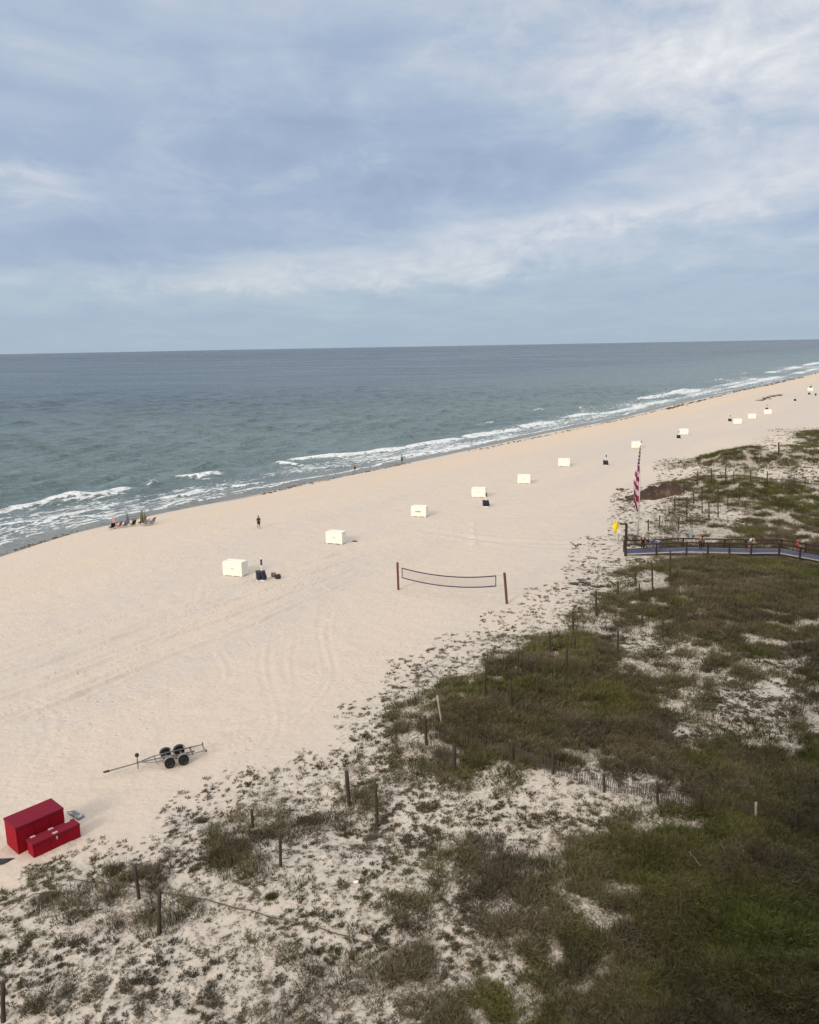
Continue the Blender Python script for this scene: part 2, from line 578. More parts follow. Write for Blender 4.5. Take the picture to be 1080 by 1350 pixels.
lace = [  # zones of lacy wash (pixel, reach in metres, strength)
    (40, 690, 16, .50), (110, 682, 14, .50), (0, 700, 14, .5), (160, 672, 10, .44), (230, 660, 10, .4), (270, 645, 10, .42), (420, 615, 10, .45), (480, 605, 12, .52),
    (540, 597, 12, .55), (600, 588, 13, .52), (660, 575, 14, .45), (720, 560, 15, .44), (780, 548, 18, .43), (850, 533, 22, .41), (930, 515, 30, .40), (1000, 500, 36, .40), (1070, 484, 50, .42),
]


def sea_material():
    m, nt, b = new_mat('sea_water')
    geo = nt.new('ShaderNodeNewGeometry').outputs['Position']
    off = nt.attr('offshore').outputs['Fac']; t_ = nt.attr('along').outputs['Fac']
    foam = nt.attr('foam').outputs['Fac']
    # two sizes of foam pattern, drawn out along the crests
    v1 = nt.comb(nt.math('MULTIPLY', t_, .45), off, 0.0)
    n1 = nt.noise(v1, .9, 6, .65, .6)
    n2 = nt.noise(v1, 3.2, 4, .6, .4)
    vo = nt.new('ShaderNodeTexVoronoi', feature='DISTANCE_TO_EDGE'); nt.put(vo.inputs['Vector'], nt.new('ShaderNodeVectorMath', operation='ADD').outputs[0])
    va = vo.inputs['Vector'].links[0].from_node
    nt.put(va.inputs[0], v1); 
    nz = nt.new('ShaderNodeTexNoise'); nz.inputs['Scale'].default_value = 1.1; nt.put(nz.inputs['Vector'], v1)
    nt.put(va.inputs[1], nt.vscale(nz.outputs[1], 1.4, 1.4, 0))
    vo.inputs['Scale'].default_value = .8
    lacy = nt.smooth(vo.outputs['Distance'], .0, .22, 1.0, 0.0)
    n0 = nt.noise(nt.comb(nt.math('MULTIPLY', t_, .22), off, 0.0), .22, 4, .6, .5)
    n1 = nt.math('ADD', n1, nt.math('MULTIPLY', nt.math('SUBTRACT', n0, .5), .55))
    pat = nt.math('ADD', nt.math('MULTIPLY', nt.math('SUBTRACT', n1, .5), 2.3), nt.math('ADD', nt.math('MULTIPLY', nt.math('SUBTRACT', n2, .5), 1.2), nt.math('MULTIPLY', lacy, .34)))
    fm = nt.smooth(nt.math('ADD', foam, pat), .55, .80)
    fm = nt.math('MULTIPLY', fm, nt.smooth(foam, .04, .2))
    # water: greener over the shallow sand, bluer and darker out
    big = nt.noise(nt.comb(nt.math('MULTIPLY', t_, .3), off, 0.0), .02, 4, .6, .3)
    deep = nt.smooth(nt.math('ADD', off, nt.math('MULTIPLY', nt.math('SUBTRACT', big, .5), 160)), 10, 330)
    deep2 = nt.smooth(off, 300, 2500)
    c = nt.mix(deep, (.140, .190, .190), (.064, .100, .118))
    c = nt.mix(deep2, c, (.034, .050, .062))
    gust = nt.noise(nt.vscale(geo, .005, .011), 1, 9, .72, .4)
    gs = nt.smooth(gust, .36, .64)
    c = nt.mix(1.0, c, nt.mix(gs, (.66, .69, .71), (1.15, 1.14, 1.13)), 'MULTIPLY')  # brighter and duller reflection streaks of ruffled water, painted into the base colour
    sh = nt.smooth(off, 0.5, 9, 1.0, 0.0)
    c = nt.mix(nt.math('MULTIPLY', sh, .75), c, (.24, .235, .21))
    c = nt.mix(nt.math('MULTIPLY', nt.smooth(foam, .1, .7), .35), c, (.25, .30, .29))
    c = nt.mix(fm, c, (.80, .82, .82))
    nt.put(b.inputs['Base Color'], c)
    nt.put(b.inputs['Roughness'], nt.math('ADD', nt.math('ADD', .16, nt.math('MULTIPLY', gs, .16)), nt.math('MULTIPLY', fm, .55)))
    b.inputs['IOR'].default_value = 1.333
    nt.put(b.inputs['Specular IOR Level'], nt.math('SUBTRACT', .42, nt.math('MULTIPLY', fm, .35)))
    w1 = nt.noise(nt.vscale(geo, .16, .34), 1, 4, .6, .3)
    w2 = nt.noise(nt.vscale(geo, .9, 1.6), 1, 5, .62, .2)
    w3 = nt.noise(nt.vscale(geo, .035, .09), 1, 4, .55, .2)
    far = nt.smooth(off, 60, 400)
    h = nt.math('ADD', nt.math('MULTIPLY', w1, 2.3), nt.math('ADD', nt.math('MULTIPLY', w2, .32), nt.math('MULTIPLY', nt.math('MULTIPLY', w3, 3.2), far)))
    h = nt.math('ADD', h, nt.math('MULTIPLY', nt.math('MULTIPLY', fm, n2), .5))
    nt.put(b.inputs['Normal'], nt.bump(h, .85, 1.0))
    return m


def seg_lookup(pts):
    q = [at(x, y, SEA + .3) for x, y in pts]
    P = np.array([ts(np.array([p.x]), np.array([p.y])) for p in q])[:, :, 0]
    o = np.argsort(P[:, 0])
    return P[o, 0], -P[o, 1]


def build_sea():
    tp = np.concatenate([-np.geomspace(30000, 130, 60)[:-1], np.linspace(-130, 230, 640)[:-1], 230 + np.geomspace(.6, 25000, 330)])
    op = np.concatenate([np.linspace(-9, 45, 190)[:-1], 45 + np.geomspace(.3, 300, 260)[:-1], 345 + np.geomspace(3, 26000, 70)])
    T, O = np.meshgrid(tp, op)
    n = ST(T) - O
    X = ORG.x + ET.x * T + EN.x * n; Y = ORG.y + ET.y * T + EN.y * n
    dist = np.hypot(X, Y)
    Z = np.full_like(T, SEA)
    fade = sstep(4, 30, O) * (1 - sstep(350, 700, dist))
    # short crested swell running to the shore
    wob = 3.0 * (fbm(X * .03, Y * .03, 2, 80) - .5)
    for (lam, a, ang, ph) in ((24, .15, .10, 0), (17, .14, -.25, 1.3), (11, .14, .3, 2.2), (7.6, .11, -.45, .4), (5.2, .065, .62, 3.1), (31, .10, .5, 4)):
        k = 2 * math.pi / lam
        mod = .35 + 1.3 * fbm(T / (lam * 1.7), O / (lam * 2.5), 2, int(lam))
        ph_ = k * (O * math.cos(ang) + T * math.sin(ang)) + ph + wob
        sw = np.sin(ph_); Z = Z + 1.7 * fade * a * mod * (2 * (1 - np.abs(np.sin(ph_ / 2))) ** 1.3 - .6)
    foam = np.zeros_like(T)
    rag = (fbm(T * .35, O * .1, 3, 90) - .5)
    for pts, h, reach, st_ in breakers:
        if pts[0][0] > 600: reach *= 1.5
        tt, oo = seg_lookup(pts)
        L = tt[-1] - tt[0]
        endw = min(4.0, L * .3) + .5
        env = sstep(tt[0] - .5, tt[0] + endw, T) * (1 - sstep(tt[-1] - endw, tt[-1] + .5, T))
        if not env.any(): continue
        if pts[0][0] > 600: env = env * np.clip(.25 + 1.25 * vnoise(T * .045 + h * 50, T * 0, 33), 0, 1)
        line = np.interp(T, tt, oo) + rag * 2.0
        d = O - line                       # + seaward
        prof = np.where(d > 0, np.exp(-(d / 2.2) ** 2), np.exp(-(d / .9) ** 2))
        Z = Z + h * env * prof * (.7 + .6 * vnoise(T * .3, T * 0, 5))
        fo = np.where(d > 0, np.exp(-(d / .55) ** 2), np.exp(-np.maximum(-d - reach * .25, 0) / (reach * .55)))
        foam = np.maximum(foam, (st_ - .12) * env * fo)
    for pts, h in swells:
        tt, oo = seg_lookup(pts)
        env = sstep(tt[0], tt[0] + 6, T) * (1 - sstep(tt[-1] - 6, tt[-1], T))
        d = O - np.interp(T, tt, oo) - rag * 1.5
        Z = Z + h * env * np.where(d > 0, np.exp(-(d / 3) ** 2), np.exp(-(d / 1.6) ** 2))
    for px, py, rad, st_ in lace:
        p = at(px, py, SEA); t0, s0 = ts(np.array([p.x]), np.array([p.y]))
        foam = np.maximum(foam, (st_ + .06) * np.exp(-((T - t0) / (rad * 1.5)) ** 2 - ((O + s0) / (rad * .62)) ** 2))
    # thin edge of the wash on the sand
    wig = (fbm(T * .05, T * 0 + 1, 3, 95) - .5) * 5
    edge = np.exp(-((O - 1.0 + wig) / .55) ** 2) * sstep(.22, .5, vnoise(T * .03, T * 0, 12))
    foam = np.maximum(foam, .9 * edge)
    # a few small whitecaps out at sea
    foam = foam * sstep(-.5, .6, O)
    Z = Z + .06 * np.clip(foam, 0, 1)
    V = np.stack([X, Y, Z], -1).reshape(-1, 3)
    q = grid_quads(*T.shape)[:, ::-1]
    o = np_mesh('sea', V, q, dict(offshore=O, along=T, foam=foam), sea_material())
    tag(o, kind='structure')


build_sea()


# ------------------------------------------------------------------ SKY and light
SUN_AZ = math.atan2(-.55, -.83)      # towards the sun, measured like atan2(x, y): behind the viewer and to the left
SUN_EL = R(24)
sun_dir = Vector((math.sin(SUN_AZ) * math.cos(SUN_EL), math.cos(SUN_AZ) * math.cos(SUN_EL), math.sin(SUN_EL)))


def azel(px, py):
    d = ray(px, py)
    return math.atan2(d.x, d.y), math.asin(d.z)


def build_world():
    w = bpy.data.worlds.new('World'); sc.world = w; w.use_nodes = True
    nt = NT(w.node_tree)
    for n in list(nt.n): nt.n.remove(n)
    out = nt.new('ShaderNodeOutputWorld'); bg = nt.new('ShaderNodeBackground'); nt.l.new(bg.outputs[0], out.inputs[0])
    bg.inputs[1].default_value = .1
    sky = nt.new('ShaderNodeTexSky', sky_type='NISHITA'); sky.sun_disc = False
    sky.sun_elevation = SUN_EL; sky.sun_rotation = SUN_AZ
    g = nt.new('ShaderNodeTexCoord').outputs['Generated']
    sx = nt.new('ShaderNodeSeparateXYZ'); nt.put(sx.inputs[0], g)
    x, y, z = sx.outputs
    zc = nt.math('MAXIMUM', z, 0.0)
    el = nt.math('ARCSINE', nt.math('MINIMUM', nt.math('MAXIMUM', z, -1.0), 1.0))
    az = nt.math('ARCTAN2', x, y)
    den = nt.math('ADD', zc, .10)
    plane = nt.comb(nt.math('DIVIDE', x, den), nt.math('DIVIDE', y, den), 0.0)
    n1 = nt.noise(plane, 1.0, 8, .56, .5)
    n2 = nt.noise(nt.vscale(plane, 1.0, .55, 1), 2.3, 7, .6, .8)
    streak = nt.noise(nt.comb(nt.math('MULTIPLY', az, 3.0), nt.math('MULTIPLY', el, 16.0), 3.0), 1.4, 6, .55, .5)
    puff = nt.noise(nt.comb(nt.math('MULTIPLY', az, 8.0), nt.math('MULTIPLY', el, 13.0), 7.0), 1.6, 7, .6, .4)
    val = nt.math('ADD', .285, nt.math('MULTIPLY', n1, .36))
    val = nt.math('ADD', val, nt.math('MULTIPLY', nt.math('SUBTRACT', n2, .5), .38))
    val = nt.math('ADD', val, nt.math('MULTIPLY', nt.math('SUBTRACT', streak, .5), .37))
    wa = nt.math('ADD', az, nt.math('MULTIPLY', nt.math('SUBTRACT', streak, .5), .16))
    we = nt.math('ADD', el, nt.math('MULTIPLY', nt.math('SUBTRACT', puff, .5), .065))

    def blob(px, py, wx, wy, amp, tilt=0.0):
        a0, e0 = azel(px, py)
        nonlocal val
        da = nt.math('SUBTRACT', wa, a0); de = nt.math('SUBTRACT', we, e0)
        if tilt: de = nt.math('SUBTRACT', de, nt.math('MULTIPLY', da, tilt))
        q = nt.math('ADD', nt.math('POWER', nt.math('ABSOLUTE', nt.math('DIVIDE', da, wx / F_PX)), 2.0), nt.math('POWER', nt.math('ABSOLUTE', nt.math('DIVIDE', de, wy / F_PX)), 2.0))
        gq = nt.math('POWER', 2.718, nt.math('MULTIPLY', q, -1.0))
        val = nt.math('ADD', val, nt.math('MULTIPLY', gq, nt.math('MULTIPLY', nt.math('MAXIMUM', nt.math('ADD', 1.0, nt.math('MULTIPLY', nt.math('SUBTRACT', puff, .5), 4.2)), 0.1), amp)))
    blob(330, 372, 300, 17, .21)            # cream bands above the horizon
    blob(560, 335, 270, 27, .23, .03)
    blob(800, 285, 170, 17, .20, .07)
    blob(740, 352, 280, 20, .10)
    blob(400, 190, 330, 85, -.15)           # slate mass in the middle
    blob(120, 325, 170, 30, -.10)
    blob(700, 215, 220, 40, -.12)
    blob(960, 70, 240, 140, .29)            # broken bright cloud at upper right
    blob(640, 25, 130, 50, .10)
    blob(1030, 230, 90, 40, .05)
    blob(20, 228, 70, 12, .22); blob(50, 258, 60, 9, .18); blob(60, 60, 150, 100, .05)
    blob(640, 382, 330, 14, -.10); blob(300, 400, 240, 10, .04); blob(1020, 305, 130, 30, -.08)
    col = nt.ramp(val, [(.20, (.335, .425, .585)), (.38, (.385, .475, .64)), (.52, (.472, .56, .685)), (.66, (.60, .645, .735)), (.82, (.73, .755, .80)), (1.0, (.88, .90, .92))])
    # greyer-cyan air low down
    hz = nt.smooth(el, .0, .15, 1.0, 0.0)
    col = nt.mix(nt.math('MULTIPLY', hz, .75), col, (.395, .51, .615))
    # high overcast is brighter overhead and round the veiled sun behind the viewer
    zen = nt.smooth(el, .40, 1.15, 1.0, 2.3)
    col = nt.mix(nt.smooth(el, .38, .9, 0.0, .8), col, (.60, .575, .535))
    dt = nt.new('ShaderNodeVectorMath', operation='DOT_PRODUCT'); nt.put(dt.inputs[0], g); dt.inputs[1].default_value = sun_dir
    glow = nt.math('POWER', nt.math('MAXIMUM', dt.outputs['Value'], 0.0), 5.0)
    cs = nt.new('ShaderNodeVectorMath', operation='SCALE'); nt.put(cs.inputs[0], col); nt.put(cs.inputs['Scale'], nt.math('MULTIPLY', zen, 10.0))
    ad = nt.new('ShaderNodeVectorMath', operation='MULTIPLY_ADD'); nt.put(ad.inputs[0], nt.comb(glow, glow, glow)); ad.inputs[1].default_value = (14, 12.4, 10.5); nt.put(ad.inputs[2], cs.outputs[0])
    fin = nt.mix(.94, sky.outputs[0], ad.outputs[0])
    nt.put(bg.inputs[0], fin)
    w.cycles.sampling_method = 'AUTOMATIC'


build_world()
sl = bpy.data.lights.new('sun', 'SUN'); sl.energy = 1.9; sl.angle = R(12); sl.color = (1, .86, .67)
so = bpy.data.objects.new('sun', sl); COL.objects.link(so)
so.rotation_euler = (-sun_dir).to_track_quat('-Z', 'Y').to_euler()
sc.view_settings.view_transform = 'Standard'; sc.view_settings.look = 'None'; sc.view_settings.exposure = 0; sc.view_settings.gamma = 1

# ------------------------------------------------------------------ DUNE GRASS
def blade_set(mb_v, mb_f, rng, n, h, spread, width, lean=.45, base=(0, 0, 0), elong=1.0):
    for _ in range(n):
        a = rng.random() * 2 * math.pi; rr = spread * math.sqrt(rng.random())
        bx = base[0] + rr * math.cos(a) * elong; by = base[1] + rr * math.sin(a)
        la = a + rng.normal() * .8; hh = h * (.45 + .75 * rng.random()); ln = lean * (.3 + rng.random())
        tx, ty = math.cos(la) * ln * hh, math.sin(la) * ln * hh
        w = width * (.6 + .8 * rng.random()); pa = rng.random() * math.pi
        wx, wy = math.cos(pa) * w / 2, math.sin(pa) * w / 2
        o = len(mb_v); z0 = base[2] - .03
        mb_v += [(bx - wx, by - wy, z0), (bx + wx, by + wy, z0), (bx + tx * .4 + wx * .8, by + ty * .4 + wy * .8, base[2] + hh * .6),
                 (bx + tx * .4 - wx * .8, by + ty * .4 - wy * .8, base[2] + hh * .6), (bx + tx * 1.25, by + ty * 1.25, base[2] + hh * .95)]
        mb_f += [(o, o + 1, o + 2, o + 3), (o + 3, o + 2, o + 4)]


def plant_material(name, inst=True, tint=0.0):
    m, nt, b = new_mat(name)
    geo = nt.new('ShaderNodeNewGeometry')
    if inst:
        t = nt.attr('tint', 'INSTANCER').outputs['Fac']; br = nt.attr('shade', 'INSTANCER').outputs['Fac']
    else:
        oi = nt.new('ShaderNodeObjectInfo')
        t = tint; br = nt.math('ADD', .4, nt.math('MULTIPLY', oi.outputs['Random'], .3))
    rnd = geo.outputs['Random Per Island']
    tt = nt.math('ADD', t, nt.math('MULTIPLY', nt.math('SUBTRACT', rnd, .5), .45))
    c = nt.ramp(tt, [(.0, (.118, .092, .060)), (.35, (.116, .100, .052)), (.65, (.108, .102, .030)), (1.0, (.090, .106, .018))])
    k = nt.math('ADD', .19, nt.math('ADD', nt.math('MULTIPLY', rnd, .75), nt.math('MULTIPLY', br, .75)))
    c = nt.mix(1.0, c, nt.comb(k, k, k), 'MULTIPLY')
    nt.put(b.inputs['Base Color'], c); b.inputs['Roughness'].default_value = .75; b.inputs['Specular IOR Level'].default_value = .25
    return m


def build_grass():
    mat = plant_material('dune_plant')
    rng = np.random.default_rng(3)
    src = bpy.data.collections.new('grass_sources')
    specs = [  # n, height, spread, width, lean, elong
        (26, .30, .22, .026, .8, 1.0), (28, .25, .30, .026, 1.0, 1.3), (24, .40, .16, .020, .7, 1.0),        # 0-2 grass tufts
        (34, .10, .13, .034, 1.6, 1.5), (28, .08, .11, .036, 1.8, 1.0), (30, .13, .11, .026, 1.3, 1.9),      # 3-5 low creeping clumps
        (7, 1.1, .22, .010, .25, 1.0),                                                                       # 6 tall stalks
        (34, .17, .34, .034, 1.4, 1.2)]                                                                       # 7 matted
    names = []
    for i, sp_ in enumerate(specs):
        V = []; Fc = []
        blade_set(V, Fc, rng, sp_[0], sp_[1], sp_[2], sp_[3], sp_[4], elong=sp_[5])
        me = bpy.data.meshes.new('tuft'); me.from_pydata(V, [], Fc); me.materials.append(mat)
        o = bpy.data.objects.new('tuft_%d' % i, me); src.objects.link(o)
    # scatter: even in bearing, thinning with range
    N = 620000
    az = rng.uniform(-.60, .60, N); u = rng.random(N)
    r0_, r1_ = 22.0, 300.0; p = 1.3          # area density ~ r^-p
    e = 2 - p
    rr = (r0_ ** e + u * (r1_ ** e - r0_ ** e)) ** (1 / e)
    X = rr * np.sin(az); Y = rr * np.cos(az)
    c = cover(X, Y)
    big = fbm(X * .55, Y * .55, 3, 131); sm = fbm(X * 3.0, Y * 3.0, 2, 141)
    big_far = fbm(X * .16, Y * .22, 3, 151)
    ce = c ** (1 + .35 * sstep(45, 90, rr) - .35 * sstep(108, 125, rr)) + .14 * sstep(112, 130, rr) * (c > .3)
    ws = sstep(.35, .75, c)
    mixn = np.where(rr > 70, .45 * big + .55 * big_far, (.40 + .3 * ws) * big + (.60 - .3 * ws) * sm)
    mixn = (mixn - .5) * 1.9 + .5
    ce = np.where(c < .55, ce * (.58 + .82 * fbm(X * .22, Y * .22, 2, 191)) + .01, ce)
    keep = mixn < (ce * 1.02 - .03) + (c > .93) * .25
    # thin scatter of single specks at dune edge
    edge = (rng.random(N) < .16) & (c > .07) & (c < .6)
    keep |= edge
    keep &= (c > .04) & (rng.random(N) < np.where(c > .6, .72, .62))
    gapn = fbm(X * .8, Y * .9, 3, 161)
    keep &= ~((gapn > .575 + .5 * np.clip(c - .80, 0, 1)) & (c > .55) & (c < .95) & (rng.random(N) < .9))
    # keep clear of the boardwalk
    for a, b_ in BOARD_SEGS:
        ax, ay = a; bx, by = b_
        dx, dy = bx - ax, by - ay
        q = np.clip(((X - ax) * dx + (Y - ay) * dy) / (dx * dx + dy * dy), 0, 1)
        keep &= np.hypot(X - ax - q * dx, Y - ay - q * dy) > BOARD_HALF
    X, Y, c, rr, big = X[keep], Y[keep], c[keep], rr[keep], big[keep]
    n = len(X)
    Z = H0(X, Y)
    g = greenness(X, Y)
    dense = c + (big - .5) * .6
    kr = rng.random(n)
    kind = np.where(dense > .62, np.choose((kr * 5).astype(int), [0, 1, 2, 7, 1]), np.where(dense > .47, np.choose((kr * 5).astype(int), [7, 3, 5, 1, 7]), np.choose((kr * 5).astype(int), [3, 4, 5, 3, 4])))
    kind = np.where((rng.random(n) < .02) & (c > .35), 6, kind)
    scl = (.75 + .6 * rng.random(n)) * np.clip((rr / 45) ** .3, .85, 1.4)
    scl = np.where((kind >= 3) & (kind <= 5), scl * (.45 + .6 * rng.random(n) ** 2), scl)
    scl = np.where(kind == 6, .8 + .4 * rng.random(n), scl)
    pat = fbm(X * .3, Y * .3, 3, 171)
    tint = np.clip(.16 + g * .46 + (pat - .5) * 1.1 + rng.normal(0, .12, n), 0, 1)
    shade = np.where((kind >= 3) & (kind <= 5), -.2, 0) + np.clip(.5 + (fbm(X * .5, Y * .5, 2, 181) - .5) * 1.3 + rng.normal(0, .25, n), 0, 1)
    me = bpy.data.meshes.new('dune_grass'); me.vertices.add(n)
    me.vertices.foreach_set('co', np.stack([X, Y, Z], -1).astype(np.float32).ravel())
    for nm, typ, arr in (('tint', 'FLOAT', tint), ('shade', 'FLOAT', shade), ('scl', 'FLOAT', scl), ('spin', 'FLOAT', rng.random(n) * 6.283)):
        a_ = me.attributes.new(nm, typ, 'POINT'); a_.data.foreach_set('value', arr.astype(np.float32))
    a_ = me.attributes.new('pick', 'INT', 'POINT'); a_.data.foreach_set('value', kind.astype(np.int32))
    me.materials.append(mat)
    o = bpy.data.objects.new('dune_grass', me); COL.objects.link(o)
    ng = bpy.data.node_groups.new('scatter_grass', 'GeometryNodeTree')
    ng.interface.new_socket('Geometry', in_out='INPUT', socket_type='NodeSocketGeometry'); ng.interface.new_socket('Geometry', in_out='OUTPUT', socket_type='NodeSocketGeometry')
    N_ = ng.nodes; L = ng.links
    gi = N_.new('NodeGroupInput'); go = N_.new('NodeGroupOutput'); ip = N_.new('GeometryNodeInstanceOnPoints')
    ci = N_.new('GeometryNodeCollectionInfo'); ci.inputs['Collection'].default_value = src; ci.inputs['Separate Children'].default_value = True; ci.inputs['Reset Children'].default_value = True

    def na(nm, typ):
        q = N_.new('GeometryNodeInputNamedAttribute'); q.data_type = typ; q.inputs['Name'].default_value = nm
        return q.outputs['Attribute']
    L.new(gi.outputs[0], ip.inputs['Points']); L.new(ci.outputs[0], ip.inputs['Instance']); ip.inputs['Pick Instance'].default_value = True
    L.new(na('pick', 'INT'), ip.inputs['Instance Index'])
    cx = N_.new('ShaderNodeCombineXYZ'); L.new(na('spin', 'FLOAT'), cx.inputs[2])
    er = N_.new('FunctionNodeEulerToRotation'); L.new(cx.outputs[0], er.inputs[0]); L.new(er.outputs[0], ip.inputs['Rotation'])
    L.new(na('scl', 'FLOAT'), ip.inputs['Scale']); L.new(ip.outputs[0], go.inputs[0])
    md = o.modifiers.new('scatter', 'NODES'); md.node_group = ng
    tag(o, kind='stuff')
    print('grass instances', n)


# ------------------------------------------------------------------ MATERIALS
WOOD = paint('weathered_wood', (.060, .046, .035), .85, .35, 5, None, 0, .4, (6, 6, .6))
WOOD_PALE = paint('pale_bleached_wood', (.40, .36, .30), .8, .2, 5, None, 0, .3, (6, 6, .6))
WOOD_RED = paint('brown_stained_wood', (.15, .065, .042), .7, .3, 5, (.09, .045, .03), 0, .3, (6, 6, .6))
WOOD_RAIL = paint('brown_boardwalk_wood', (.042, .027, .024), .8, .3, 3, None, 0, .3, (1, 6, 6))
SLAT = paint('grey_lath', (.10, .083, .066), .9, .35, 4, None, 0, .2, (6, 6, 1))
SLAT_PALE = paint('grey_driftwood', (.2, .17, .13), .9, .2, 6)
WIRE = paint('rusty_wire', (.11, .075, .055), .8, .3, 9)
WHITE = paint('white_board', (.84, .81, .71), .55, .04, 1.6, (.74, .69, .58), 0, .06)
WHITE_TRIM = paint('white_trim', (.78, .77, .72), .5, .04, 3, None, 0, .05)
RED = paint('red_painted_board', (.27, .003, .013), .8, .18, 2.5, (.20, .006, .018), 0, .12, (1, 4, 4))
RED_TOP = paint('faded_red_lid', (.19, .010, .026), .85, .22, 2.0, (.15, .018, .035), 0, .15, (1, 5, 5))
STEEL = paint('galvanised_steel', (.26, .255, .245), .6, .25, 8, (.16, .13, .11), .5, .1)
RUBBER = paint('black_rubber', (.018, .018, .018), .8, .3, 10)
RIM = paint('silver_rim', (.62, .62, .62), .35, .1, 8, None, .5, 0)
BLACK = paint('black_plastic', (.02, .02, .022), .5, .2, 6)
NAVY = paint('navy_plastic', (.012, .017, .042), .5, .2, 6)
PINK_GREY = paint('concrete', (.48, .46, .43), .85, .1, .6, (.40, .38, .35), 0, .2)
GLASS = paint('window_glass', (.03, .04, .05), .08, .2, .5, None, 0, 0)
BLUE_MAT = paint('blue_walkway_mat', (.078, .092, .165), .85, .16, 3, (.13, .135, .17), 0, .2)
CREAM_EDGE = paint('pale_deck_edge', (.42, .38, .32), .8, .15, 4)
NET = paint('navy_net_tape', (.03, .032, .075), .7, .2, 6)
CORD = paint('net_cord', (.10, .10, .12), .7, .2, 6)
HINGE = paint('pale_hinge', (.55, .42, .40), .5, .15, 12)
YEL = paint('yellow_cloth', (.80, .62, .03), .7, .1, 4)
WRACK = paint('brown_seaweed', (.062, .040, .031), .9, .5, 1.2, (.15, .105, .08), 0, .6)


# ------------------------------------------------------------------ BOARDWALK
bw_px = [(826, 726), (905, 727), (990, 729), (1027, 728.5), (1083, 739), (1170, 757)]
BWH = .75
bw = [at(x, y, BWH) for x, y in bw_px]
bw[0].z = gz(bw[0].x, bw[0].y) + .25
# near edge is the line above; the deck lies on its far side
WID = 2.0
bw_far = []
for i, p in enumerate(bw):
    a = bw[max(i - 1, 0)]; b_ = bw[min(i + 1, len(bw) - 1)]
    d = (b_ - a); d.z = 0; d.normalize()
    bw_far.append(p + Vector((-d.y, d.x, 0)) * WID)
BOARD_SEGS = [(((bw[i].x + bw_far[i].x) / 2, (bw[i].y + bw_far[i].y) / 2), ((bw[i + 1].x + bw_far[i + 1].x) / 2, (bw[i + 1].y + bw_far[i + 1].y) / 2)) for i in range(len(bw) - 1)]
BOARD_HALF = WID / 2 + .5


def build_boardwalk():
    root = thing('boardwalk', bw[0], 0, 'raised brown wooden boardwalk with railings and a blue mat crossing the dunes', 'boardwalk')
    o = bw[0]
    loc = lambda p: p - o
    mb = MB()
    for i in range(len(bw) - 1):
        a, b_, c, d = loc(bw[i]), loc(bw[i + 1]), loc(bw_far[i + 1]), loc(bw_far[i])
        dn = Vector((0, 0, .11))
        mb.add([a, b_, c, d, a - dn, b_ - dn, c - dn, d - dn], [(0, 1, 2, 3), (7, 6, 5, 4), (0, 4, 5, 1), (1, 5, 6, 2), (2, 6, 7, 3), (3, 7, 4, 0)])
    mb.build('deck', CREAM_EDGE, root)
    mb = MB()
    for i in range(len(bw) - 1):
        up = Vector((0, 0, .012))
        a, b_, c, d = loc(bw[i]), loc(bw[i + 1]), loc(bw_far[i + 1]), loc(bw_far[i])
        A = a.lerp(d, .04) + up; B = b_.lerp(c, .04) + up; C_ = b_.lerp(c, .92) + up; D = a.lerp(d, .92) + up
        mb.add([A, B, C_, D, A - up, B - up, C_ - up, D - up], [(0, 1, 2, 3), (0, 4, 5, 1), (2, 6, 7, 3)])
    mb.build('mat', BLUE_MAT, root)
    for side, line in (('near', bw), ('far', bw_far)):
        for z, th in ((1.02, .13), (.55, .10)):
            m = MB()
            for i in range(len(line) - 1):
                a = loc(line[i]) + Vector((0, 0, z)); b_ = loc(line[i + 1]) + Vector((0, 0, z))
                d = (b_ - a); L = d.length; mid = (a + b_) / 2
                rz = math.atan2(d.y, d.x); tl = Matrix.Rotation(-math.atan2(d.z, math.hypot(d.x, d.y)), 3, Vector((-d.y, d.x, 0)).normalized())
                m.box(mid, (L + .04, .15 if z > .9 else .06, th), rz, tl)
            m.build('rail', WOOD_RAIL, root)
        tot = 0
        for i in range(len(line) - 1):
            d = line[i + 1] - line[i]; L = d.length; n = max(1, round(L / 2.7))
            for k in range(n):
                p = line[i] + d * (k / n)
                if side == 'near' and i == 0 and k == 0: continue
                g = gz(p.x, p.y)
                m = MB(); q = loc(p)
                z0 = g - o.z - .2; z1 = q.z + 1.0
                if side == 'far' and (k % 2): pass
                m.box((q.x, q.y + (-.07 if side == 'near' else .07), (z0 + z1) / 2), (.15, .15, z1 - z0))
                m.build('post', WOOD_RAIL, root)
    # tall lamp-less end post with a short arm
    h = up_height(bw[0], 690)
    m = MB(); m.box((-.12, -.1, h / 2 - .15), (.24, .24, h + .3)); m.box((-.45, -.1, h - .05), (.75, .2, .16))
    m.build('end_post', WOOD_RAIL, root, .015)


build_boardwalk()
build_grass()

# ------------------------------------------------------------------ SHRUBS (single clumps one can point to)
MB_BROWN = plant_material('brown_scrub', False, .08); MB_OLIVE = plant_material('olive_scrub', False, .38); MB_GREEN = plant_material('green_scrub', False, .8)
rs = np.random.default_rng(21)


